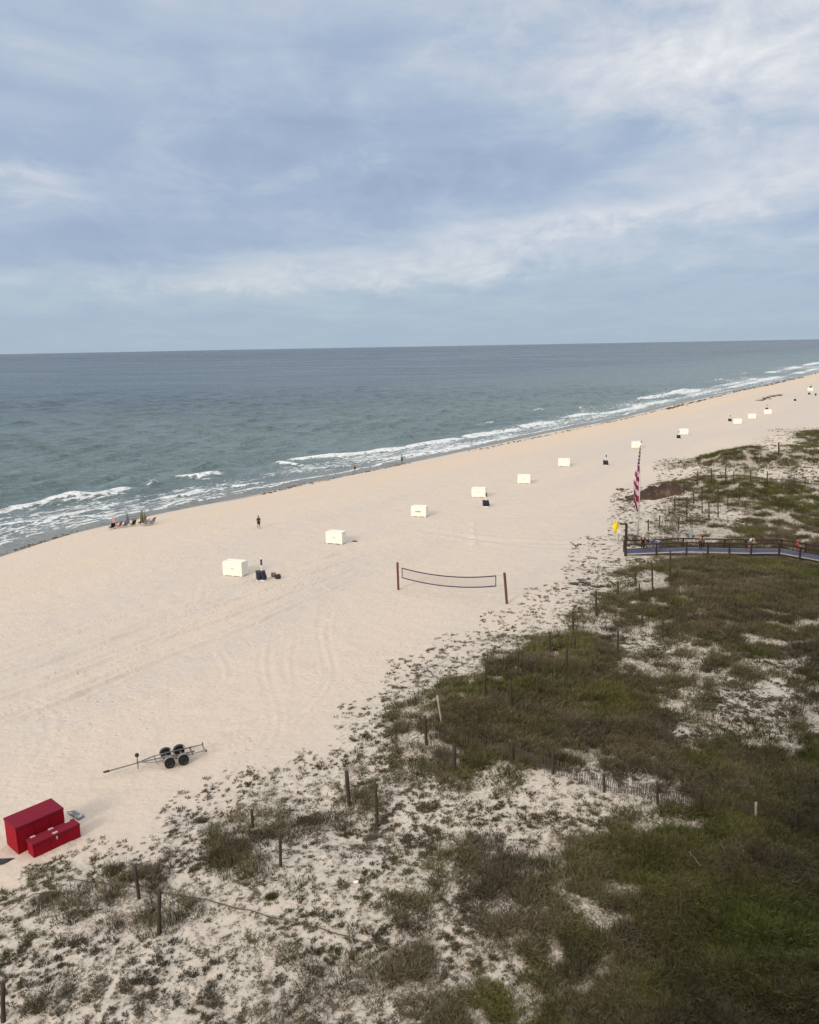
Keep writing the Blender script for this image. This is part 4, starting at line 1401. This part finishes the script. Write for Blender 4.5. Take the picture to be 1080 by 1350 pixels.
def build_flag():
    foot = ground(841, 707)
    h = up_height(foot, 583.5)
    root = thing('flagpole', foot, 0, 'tall pale flagpole standing by the beach end of the boardwalk', 'flagpole')
    m = MB(); m.tube([(0, 0, -.4), (0, 0, h * .5), (0, 0, h)], [.11, .09, .055], 12); m.build('pole', paint('pale_pole', (.55, .53, .50), .4, .05), root, 0, True)
    m = MB(); m.lathe((0, 0, h), [(.02, 0), (.09, .04), (.12, .11), (.09, .18), (.02, .22)], 12); m.build('finial', paint('bronze_ball', (.25, .20, .1), .4, .1), root, 0, True)
    # limp flag: the hoist edge runs down the pole, the cloth falls from its upper corner
    hz1 = h - .35
    yb = up_height(foot, 674)
    hoist = 4.6; drop = hz1 - yb
    NV, NU = 90, 26
    V = np.zeros((NV + 1, NU + 1, 3)); Cc = np.zeros((NV + 1, NU + 1, 3))
    for i in range(NV + 1):
        v = i / NV                              # down the drooping cloth
        z = hz1 - drop * v
        wid = 0.09 + .50 * sstep(.02, .55, v) - .22 * sstep(.78, 1.0, v)
        for j in range(NU + 1):
            u = j / NU
            fold = math.sin(u * 13 + v * 4.2 + .8 * math.sin(v * 9))
            x = -.08 - wid * (u ** .8) + .10 * math.sin(v * 7) * u * v + .03 * math.sin(u * 9 + v * 17)
            y = .20 * fold * (.25 + .75 * v) * (.3 + u) - .05
            V[i, j] = (x, y, z + .18 * math.sin(u * 6 + v * 3) * v)
            # cloth coordinates: diagonal hang, canton above, fly end at the bottom
            fly = max(0.0, v * 1.3 - .05 + .10 * u)
            ho = .10 + .13 * u + 1.0 * max(0, v - .28) + .02 * math.sin(v * 11)
            ho = ho if v < .34 else ho
            Cc[i, j] = (fly, ho if v > .31 else min(ho, .52), 0)
    me = bpy.data.meshes.new('flag')
    q = grid_quads(NV + 1, NU + 1)
    me.from_pydata([tuple(p) for p in V.reshape(-1, 3)], [], [tuple(int(k) for k in f) for f in q])
    at_ = me.attributes.new('cloth', 'FLOAT_VECTOR', 'POINT'); at_.data.foreach_set('vector', Cc.astype(np.float32).ravel())
    me.polygons.foreach_set('use_smooth', [True] * len(me.polygons))
    me.materials.append(flag_material())
    o = bpy.data.objects.new('flag', me); COL.objects.link(o); o.location = foot
    md = o.modifiers.new('thick', 'SOLIDIFY'); md.thickness = .015
    tag(o, 'limp red, white and navy striped flag with stars hanging down the tall pole', 'flag')


build_flag()

# yellow warning flag
p = ground(811, 716)
root = thing('warning_flag', p, 0, 'yellow warning flag on a slim staff at the dune edge', 'flag')
h = up_height(p, 687)
m = MB(); m.tube([(0, 0, -.3), (-.05, 0, h)], .03, 8); m.build('staff', WOOD_PALE, root)
m = MB(); V = []; Fc = []
for i in range(9):
    for j in range(7):
        u = j / 6; v = i / 8
        w = .95 * (1 - abs(v - .45) * 1.5) if v < .9 else .25
        w = max(w, .18)
        V.append((-.42 + w * u * .95 + (.45 - w * .45), .10 * math.sin(u * 7 + v * 3), h - .05 - 1.35 * v))
for i in range(8):
    for j in range(6):
        k = i * 7 + j; Fc.append((k, k + 1, k + 8, k + 7))
m.add(V, Fc); fo = m.build('cloth', YEL, root, 0, True); md = fo.modifiers.new('thick', 'SOLIDIFY'); md.thickness = .012
p = ground(815, 717); h = up_height(p, 698)
root = thing('signpost', p, .3, 'pale blank sign post just right of the yellow flag', 'sign')
m = MB(); m.box((0, 0, h / 2 - .2), (.16, .12, h + .4)); m.build('post', WOOD_PALE, root, .01)
m = MB(); m.box((0, -.08, h - .25), (.42, .03, .5)); m.build('board', WHITE_TRIM, root, .008)


# ------------------------------------------------------------------ SEAWEED MOUND AND WRACK LINE
def build_mound():
    pts = [(822, 655), (840, 656), (860, 653), (880, 648), (905, 642)]
    P = [ground(*q) for q in pts]
    V = []; Fc = []
    NU, NV = 150, 34
    o = P[2]
    for i in range(NU + 1):
        u = i / NU * (len(P) - 1); k = min(int(u), len(P) - 2); c = P[k].lerp(P[k + 1], u - k)
        d = (P[k + 1] - P[k]).normalized(); n = Vector((-d.y, d.x, 0))
        env = min(1, i / NU * 2.2) * min(1, (1 - i / NU) * 6)
        for j in range(NV + 1):
            w = (j / NV - .5) * 2
            q = c + n * w * 2.4 * (.35 + .65 * env)
            hh = 1.15 * env * max(0, 1 - w * w) * (.25 + 1.5 * float(fbm(q.x * .6, q.y * .6, 4, 201)))
            V.append((q.x - o.x, q.y - o.y, gz(q.x, q.y) - .05 + hh + random.uniform(-.12, .12) * (1 - w * w) * env - o.z))
    for i in range(NU):
        for j in range(NV):
            k = i * (NV + 1) + j; Fc.append((k, k + NV + 1, k + NV + 2, k + 1))
    m = MB(); m.add(V, Fc)
    tag(m.build('seaweed_mound', WRACK, None, 0, False, o), 'long dark brown heap of raked seaweed at the dune foot by the flag', 'seaweed')


build_mound()


def build_wrack():
    rng = np.random.default_rng(77)
    V = []; Fc = []
    lines = [([(-20, 733), (60, 710), (115, 692), (190, 680)], 260, .7), ([(340, 652), (400, 637), (470, 623), (540, 609)], 220, .7), ([(620, 594), (720, 574), (820, 553), (885, 537)], 260, .9),
             ([(878, 540), (900, 534), (930, 527), (960, 519), (985, 513), (1012, 508)], 260, 1.5), ([(1010, 509), (1035, 502), (1060, 497)], 90, 2.0), ([(1000, 532), (1012, 527), (1030, 523)], 90, 1.6)]
    for pts, n, sc_ in lines:
        P = [at(x, y, -.9) for x, y in pts]
        for _ in range(n):
            u = rng.random() * (len(P) - 1); k = int(u); q = P[k].lerp(P[k + 1], u - k)
            q.x += rng.normal() * .6 * sc_; q.y += rng.normal() * .6 * sc_; z = gz(q.x, q.y)
            s = sc_ * rng.uniform(.12, .45); a = rng.random() * 6.28
            o = len(V)
            ca, sa = math.cos(a), math.sin(a)
            for lx, ly, lz in ((-1.6, 0, 0), (0, -.5, 0), (1.6, .1, 0), (0, .5, 0), (.2, 0, .45), (0, 0, -.3)):
                V.append((q.x + (lx * ca - ly * sa) * s, q.y + (lx * sa + ly * ca) * s, z + lz * s))
            Fc += [(o, o + 1, o + 4), (o + 1, o + 2, o + 4), (o + 2, o + 3, o + 4), (o + 3, o, o + 4)]
    m = MB(); m.add(V, Fc)
    tag(m.build('seaweed_wrack', WRACK), kind='stuff')


build_wrack()


# ------------------------------------------------------------------ PEOPLE
def skin_mesh(name, V, E, Rr, sub=1):
    me = bpy.data.meshes.new(name); me.from_pydata(V, E, [])
    o = bpy.data.objects.new(name, me); COL.objects.link(o)
    md = o.modifiers.new('skin', 'SKIN'); md.use_smooth_shade = True
    for i, r in enumerate(Rr):
        r = r if isinstance(r, tuple) else (r, r)
        me.skin_vertices[0].data[i].radius = r
    me.skin_vertices[0].data[0].use_root = True
    ss = o.modifiers.new('sub', 'SUBSURF'); ss.levels = sub; ss.render_levels = sub
    dg = bpy.context.evaluated_depsgraph_get()
    res = bpy.data.meshes.new_from_object(o.evaluated_get(dg))
    bpy.data.objects.remove(o); bpy.data.meshes.remove(me)
    res.polygons.foreach_set('use_smooth', [True] * len(res.polygons))
    return res


def pose_points(pose):
    """joint positions (m), facing -y; returns dict"""
    J = dict(pelvis=(0, 0, .95), waist=(0, .0, 1.10), chest=(0, 0, 1.32), neck=(0, 0, 1.48), chin=(0, -.02, 1.56), skull=(0, -.01, 1.68))
    for s, n in ((-1, 'r'), (1, 'l')):
        J['sh' + n] = (s * .19, 0, 1.42); J['el' + n] = (s * .25, .03, 1.13); J['wr' + n] = (s * .26, -.04, .88)
        J['hip' + n] = (s * .09, 0, .90); J['kn' + n] = (s * .10, -.02, .49); J['an' + n] = (s * .10, .02, .09); J['to' + n] = (s * .11, -.16, .035)
    if pose == 'walk':
        J['knl'] = (.10, -.14, .50); J['anl'] = (.10, -.20, .10); J['tol'] = (.11, -.37, .06)
        J['knr'] = (-.10, .06, .49); J['anr'] = (-.10, .26, .13); J['tor'] = (-.11, .12, .04)
        J['ell'] = (.25, .12, 1.15); J['wrl'] = (.25, .10, .90); J['elr'] = (-.25, -.08, 1.15); J['wrr'] = (-.24, -.24, .95)
    if pose == 'lean':
        dy = -.28
        for k in ('chest', 'neck', 'chin', 'skull', 'shr', 'shl'):
            x, y, z = J[k]; f = (z - .95) / .73; J[k] = (x, y + dy * f * 1.3, z - .16 * f)
        J['waist'] = (0, -.07, 1.08)
        J['ell'] = (.27, -.42, 1.08); J['wrl'] = (.16, -.60, 1.10); J['elr'] = (-.27, -.42, 1.08); J['wrr'] = (-.14, -.60, 1.10)
    if pose == 'bend':
        for k, p in dict(waist=(0, -.10, 1.05), chest=(0, -.30, 1.12), neck=(0, -.44, 1.14), chin=(0, -.50, 1.10), skull=(0, -.60, 1.08), shr=(-.19, -.38, 1.12), shl=(.19, -.38, 1.12),
                         ell=(.24, -.42, .85), wrl=(.20, -.48, .62), elr=(-.24, -.42, .85), wrr=(-.20, -.48, .62)).items(): J[k] = p
    return {k: Vector(v) for k, v in J.items()}


def build_person(pose, skin, shirt, shorts, hair, loc, rz, label, long_leg=False, cap=None, scale=1.0, group='people at the beach'):
    J = pose_points(pose)
    V = []; E = []; Rr = []; idx = {}

    def add(k, p, r):
        idx[k] = len(V); V.append(tuple(p)); Rr.append(r); return idx[k]
    add('pelvis', J['pelvis'], (.13, .10)); add('waist', J['waist'], (.12, .09)); add('chest', J['chest'], (.15, .105)); add('neck', J['neck'], .055); add('chin', J['chin'], (.065, .07)); add('skull', J['skull'], (.078, .095))
    add('crown', J['skull'] + (J['skull'] - J['chin']).normalized() * .07, (.06, .07))
    E += [(0, 1), (1, 2), (2, 3), (3, 4), (4, 5), (5, 6)]
    fwd = Vector((0, -1, 0))
    nose = J['skull'].lerp(J['chin'], .45) + Vector((0, -.095, 0))
    for s, n in ((-1, 'r'), (1, 'l')):
        add('sh' + n, J['sh' + n], .062); add('el' + n, J['el' + n], .042); add('wr' + n, J['wr' + n], .028)
        E.append((idx['chest'], idx['sh' + n])); E.append((idx['sh' + n], idx['el' + n])); E.append((idx['el' + n], idx['wr' + n]))
        d = (J['wr' + n] - J['el' + n]).normalized(); w = d.cross(Vector((s, 0, 0))).normalized(); pl = d.cross(w).normalized()
        palm = J['wr' + n] + d * .07; add('pa' + n, palm, (.036, .018)); E.append((idx['wr' + n], idx['pa' + n]))
        for q, (sp_, ln) in enumerate(((-.030, .066), (-.010, .078), (.010, .072), (.030, .056))):
            a = add('f%d%s' % (q, n), palm + d * .03 + w * sp_, .009); b = add('g%d%s' % (q, n), palm + d * (.03 + ln * .55) + w * sp_ + pl * .008, .008); c = add('h%d%s' % (q, n), palm + d * (.03 + ln) + w * sp_ + pl * .025, .007)
            E += [(idx['pa' + n], a), (a, b), (b, c)]
        a = add('t0' + n, palm - d * .03 - w * .04, .010); b = add('t1' + n, palm + d * .015 - w * .058 + pl * .012, .008); E += [(idx['wr' + n], a), (a, b)]
        add('hip' + n, J['hip' + n], .095); add('kn' + n, J['kn' + n], .058); add('ca' + n, J['kn' + n].lerp(J['an' + n], .35), .056); add('an' + n, J['an' + n], .038); add('to' + n, J['to' + n], (.042, .028))
        E += [(idx['pelvis'], idx['hip' + n]), (idx['hip' + n], idx['kn' + n]), (idx['kn' + n], idx['ca' + n]), (idx['ca' + n], idx['an' + n]), (idx['an' + n], idx['to' + n])]
    me = skin_mesh('person', V, E, Rr)
    # nose, eye sockets, mouth: pull and push face vertices
    fc = J['skull'].lerp(J['chin'], .45)
    for v in me.vertices:
        d = v.co - nose
        if d.length < .03: v.co += Vector((0, -.018, 0))
        for s in (-1, 1):
            if (v.co - (nose + Vector((s * .03, .01, .035)))).length < .02: v.co += Vector((0, .008, 0))
    me.materials.append(skin)
    root = bpy.data.objects.new('person', me); COL.objects.link(root)
    root.location = loc; root.rotation_euler = (0, 0, rz); root.scale = (scale,) * 3
    tag(root, label, 'person', group)

    def part(name, pts, edges, rad, mat):
        m = skin_mesh(name, [tuple(p) for p in pts], edges, rad); m.materials.append(mat)
        o = bpy.data.objects.new(name, m); COL.objects.link(o); o.parent = root
    if shirt:
        part('shirt', [J['waist'], J['pelvis'] + Vector((0, 0, .02)), J['chest'], J['neck'].lerp(J['chest'], .3), J['shr'], J['elr'].lerp(J['shr'], .25), J['shl'], J['ell'].lerp(J['shl'], .25)],
             [(0, 1), (0, 2), (2, 3), (2, 4), (4, 5), (2, 6), (6, 7)], [(.14, .11), (.15, .12), (.17, .125), (.08, .075), .08, .065, .08, .065], shirt)
    k = 1.0 if long_leg else .85
    hem = lambda n: J['kn' + n].lerp(J['an' + n], .85) if long_leg else J['hip' + n].lerp(J['kn' + n], .9)
    if long_leg:
        part('trousers', [J['pelvis'], J['hipr'], J['knr'], hem('r'), J['hipl'], J['knl'], hem('l')], [(0, 1), (1, 2), (2, 3), (0, 4), (4, 5), (5, 6)], [(.15, .12), .11, .08, .065, .11, .08, .065], shorts)
    else:
        part('shorts', [J['pelvis'], J['hipr'], hem('r'), J['hipl'], hem('l')], [(0, 1), (1, 2), (0, 3), (3, 4)], [(.15, .12), .115, .095, .115, .095], shorts)
    up = (J['skull'] - J['chin']).normalized()
    part('cap' if cap else 'hair', [J['skull'] + up * .03 + Vector((0, .015, 0)), J['skull'] + up * .085 + Vector((0, .01, 0)), J['skull'] - up * .05 + Vector((0, .05, 0))], [(0, 1), (0, 2)], [(.088, .095), (.06, .07), (.07, .045)], cap or hair)
    return root


def cloth(name, c): return paint(name, c, .85, .15, 8)


SKIN1 = paint('skin_tan', (.38, .23, .16), .6, .08, 6, None, 0, .05); SKIN2 = paint('skin_brown', (.16, .09, .06), .6, .08, 6, None, 0, .05)
HAIR = cloth('dark_hair', (.025, .018, .014)); FAIR = cloth('fair_hair', (.25, .17, .09))
C_BLACK = cloth('black_cloth', (.012, .012, .014)); C_BROWN = cloth('dark_brown_cloth', (.06, .040, .035)); C_BLUE = cloth('blue_cloth', (.08, .15, .36)); C_LBLUE = cloth('pale_blue_cloth', (.28, .40, .48))
C_RED = cloth('red_cloth', (.50, .03, .045)); C_CORAL = cloth('faded_red_cloth', (.42, .12, .10)); C_WHITE = cloth('white_cloth', (.75, .73, .70)); C_GREY = cloth('grey_cloth', (.2, .2, .22))

build_person('walk', SKIN2, C_BROWN, C_BLACK, HAIR, ground(341.5, 697), R(20), 'person in dark shirt and black shorts walking alone on the open sand')


def deck_pt(px, py, frac):
    """a standing place on the boardwalk under the photo column px"""
    best = None
    for i in range(len(bw) - 1):
        for k in range(60):
            q = bw[i].lerp(bw[i + 1], k / 60).lerp(bw_far[i].lerp(bw_far[i + 1], k / 60), frac)
            d = abs(proj(q)[0] - px)
            if best is None or d < best[0]: best = (d, q)
    return best[1] + Vector((0, 0, .014))


build_person('stand', SKIN1, C_BLACK, C_BLACK, HAIR, deck_pt(847.5, 0, .6), R(170), 'person in black with a white cap standing at the beach end of the boardwalk', True, C_WHITE)
build_person('bend', SKIN1, C_BLUE, C_BLUE, HAIR, deck_pt(862, 0, .7), R(-80), 'person in blue bending over on the boardwalk near the flagpole', True)
build_person('bend', SKIN1, C_LBLUE, C_BLUE, FAIR, deck_pt(870, 0, .55), R(-70), 'person in paler blue top bending beside the other in blue', True)
build_person('stand', SKIN1, C_LBLUE, C_LBLUE, FAIR, ground(910.5, 713), R(10), 'person in pale blue clothes standing beyond the boardwalk rail', True)
build_person('lean', SKIN2, C_CORAL, C_BLACK, HAIR, deck_pt(923, 0, .5), R(5), 'person in faded red top and dark trousers leaning on the boardwalk rail', True)
build_person('lean', SKIN1, C_WHITE, C_GREY, HAIR, deck_pt(988, 0, .75), R(30), 'person in white top at the middle of the boardwalk')
build_person('walk', SKIN1, C_RED, C_RED, HAIR, deck_pt(1051, 0, .55), R(60), 'person in bright red top and shorts walking on the right stretch of boardwalk')
build_person('stand', SKIN1, C_CORAL, C_BLACK, HAIR, ground(468, 622), R(150), 'person in faded red standing at the water edge left of a bather', False)
build_person('stand', SKIN2, C_GREY, C_BLACK, HAIR, ground(530, 610.5), R(150), 'person in grey standing in the shallow wash before the long breaker')
build_person('stand', SKIN2, C_BLACK, C_BLACK, HAIR, ground(967.5, 518), R(60), 'person in dark clothes at the far water edge, right of two', True)
build_person('walk', SKIN1, C_GREY, C_GREY, HAIR, ground(956, 518.5), R(-60), 'person in grey at the far water edge, left of two', True)
build_person('stand', SKIN1, C_CORAL, C_GREY, HAIR, ground(1078, 493), R(20), 'person in pale red top, farthest off at the right edge of the shore')
build_person('stand', SKIN2, C_BLACK, C_BROWN, HAIR, ground(1075.5, 494), R(20), 'person in black, farthest off beside one in pale red')


# ------------------------------------------------------------------ UMBRELLAS AND CHAIRS
def umbrella(px, yb, yt, cols, lean, label, name='beach_umbrella'):
    p = ground(px, yb); h = up_height(p, yt)
    root = thing(name, p, random.random(), label, 'umbrella', 'closed umbrellas at the water edge')
    root.rotation_euler = (0, lean, random.random() * .5)
    m = MB(); m.tube([(0, 0, -.3), (0, 0, h)], .025, 8); m.build('pole', WHITE_TRIM, root)
    m = MB(); prof = []
    n = 16
    L = min(1.55, h * .82)
    V = []; Fc = []
    zs = [0, .12, .35, .65, .88, 1.0]; rs_ = [.03, .10, .16, .21, .27, .24]
    for z, r in zip(zs, rs_):
        for k in range(n):
            a = 2 * math.pi * k / n; rr = r * (1.0 if k % 2 else .62)
            V.append((rr * math.cos(a), rr * math.sin(a), h - .04 - L * z))
    for i in range(len(zs) - 1):
        for k in range(n): Fc.append((i * n + k, i * n + (k + 1) % n, (i + 1) * n + (k + 1) % n, (i + 1) * n + k))
    m.add(V, Fc)
    ob = m.build('canopy', cols[0], root)
    if len(cols) > 1:
        ob.data.materials.append(cols[1])
        for i, f in enumerate(ob.data.polygons): f.material_index = (i % n) // 2 % 2
    m = MB(); m.tube([(0, 0, h), (0, 0, h + .08)], .02, 6); m.build('tip', WHITE_TRIM, root)


umbrella(153, 696, 680, (cloth('coral_canvas', (.66, .20, .20)), C_WHITE), R(-12), 'closed coral and white umbrella leaning at the left of the group')
umbrella(169, 693.5, 676, (cloth('slate_canvas', (.16, .19, .22)),), 0, 'closed slate grey umbrella second from the left at the water edge')
umbrella(187.5, 692, 672, (cloth('olive_canvas', (.05, .055, .025)), cloth('yellow_canvas', (.40, .35, .10))), R(2), 'closed olive and yellow umbrella at the right of the group')
umbrella(192.5, 692, 675, (cloth('navy_canvas', (.035, .035, .07)), cloth('straw_canvas', (.40, .36, .14))), R(-3), 'closed navy umbrella at the far right of the group')


def chair(col, frame):
    root = thing('beach_chair', (0, 0, 0))
    m = MB(); m.box((0, 0, .26), (.55, .5, .03), 0, Matrix.Rotation(R(-8), 3, 'X')); m.build('seat', col, root, .008)
    m = MB(); m.box((0, .42, .58), (.55, .03, .72), 0, Matrix.Rotation(R(-28), 3, 'X')); m.build('backrest', col, root, .008)
    for s in (-1, 1):
        m = MB(); m.tube([(s * .3, -.25, 0), (s * .3, -.22, .48), (s * .3, .35, .50)], .016, 6); m.build('armrest', frame, root)
        m = MB(); m.tube([(s * .27, .42, 0), (s * .27, -.2, .28)], .016, 6); m.build('leg', frame, root)
        m = MB(); m.tube([(s * .28, .20, .22), (s * .28, .64, .95)], .016, 6); m.build('back_frame', frame, root)
    return root


ch = {}
for (x, y, c, rz, lab, s) in (
        (147.5, 697.5, C_BLACK, -70, 'black folding beach chair at the far left of the umbrella group', 1.3), (156, 696, C_CORAL, 150, 'coral folding beach chair under the coral umbrella', 1.25),
        (164.5, 695, C_GREY, -60, 'dark grey beach chair left of the slate umbrella', 1.15), (175, 693.5, C_BROWN, -60, 'dark brown beach chair right of the slate umbrella', 1.25),
        (186, 691.5, C_BLACK, -70, 'black beach chair below the olive and yellow umbrella', 1.2), (190, 693.5, cloth('lavender_canvas', (.42, .36, .45)), 130, 'lavender beach chair in front of the navy umbrella', 1.2),
        (198, 692.5, cloth('mauve_canvas', (.36, .30, .36)), 120, 'mauve beach chair at the far right of the umbrella group', 1.2), (200, 690.5, NAVY, 100, 'navy beach chair behind the mauve one', 1.1)):
    o = chair(c, STEEL if c is not C_BLACK else BLACK)
    o.location = ground(x, y); o.rotation_euler = (0, 0, R(-125 + rz * .12)); o.scale = (1.08,) * 3
    tag(o, lab, 'chair', 'beach chairs at the water edge')
p = ground(196, 688.5)
m = MB(); m.lathe((0, 0, 0), [(.22, 0), (.3, .1), (.3, .4), (.22, .62), (.1, .72)], 14)
tag(m.build('beach_bag', paint('lavender_bag', (.55, .48, .56), .8), None, 0, True, p), 'lavender bag standing behind the mauve beach chair', 'bag')


# ------------------------------------------------------------------ HOTEL BEHIND THE VIEWPOINT
def build_hotel():
    x0, x1, y0, y1, top = -9.0, 58.0, -19.0, -1.7, 58.0
    root = thing('hotel_building', (0, -2, gz(0, -2)), 0, 'tall pale hotel block with stacked balconies that this view is taken from', 'building')
    oz = root.location.z
    m = MB(); m.box(((x0 + x1) / 2, (y0 + y1) / 2 + 2, top / 2 - oz), (x1 - x0, y1 - y0, top)); m.build('wall', PINK_GREY, root)
    nf = 18
    for k in range(nf):
        z = .0 + 1.3 + k * 3.05
        if z > top - 2: break
        m = MB(); m.box(((x0 + x1) / 2, y1 + 2 + .72, z - oz), (x1 - x0, 1.44, .18)); b = m.build('balcony', PINK_GREY, root)
        m = MB()
        for x in np.arange(x0 + .1, x1, 4.2): m.box((x, y1 + 2 + .70, z - oz + 1.45), (.16, 1.36, 2.7))
        m.build('divider', PINK_GREY, b)
        m = MB()
        for x in np.arange(x0 + 1, x1 - 2, 4.2): m.box((x + 1.2, y1 + 2 + .02, z - oz + 1.2), (2.6, .05, 2.1))
        m.build('window', GLASS, b)


build_hotel()
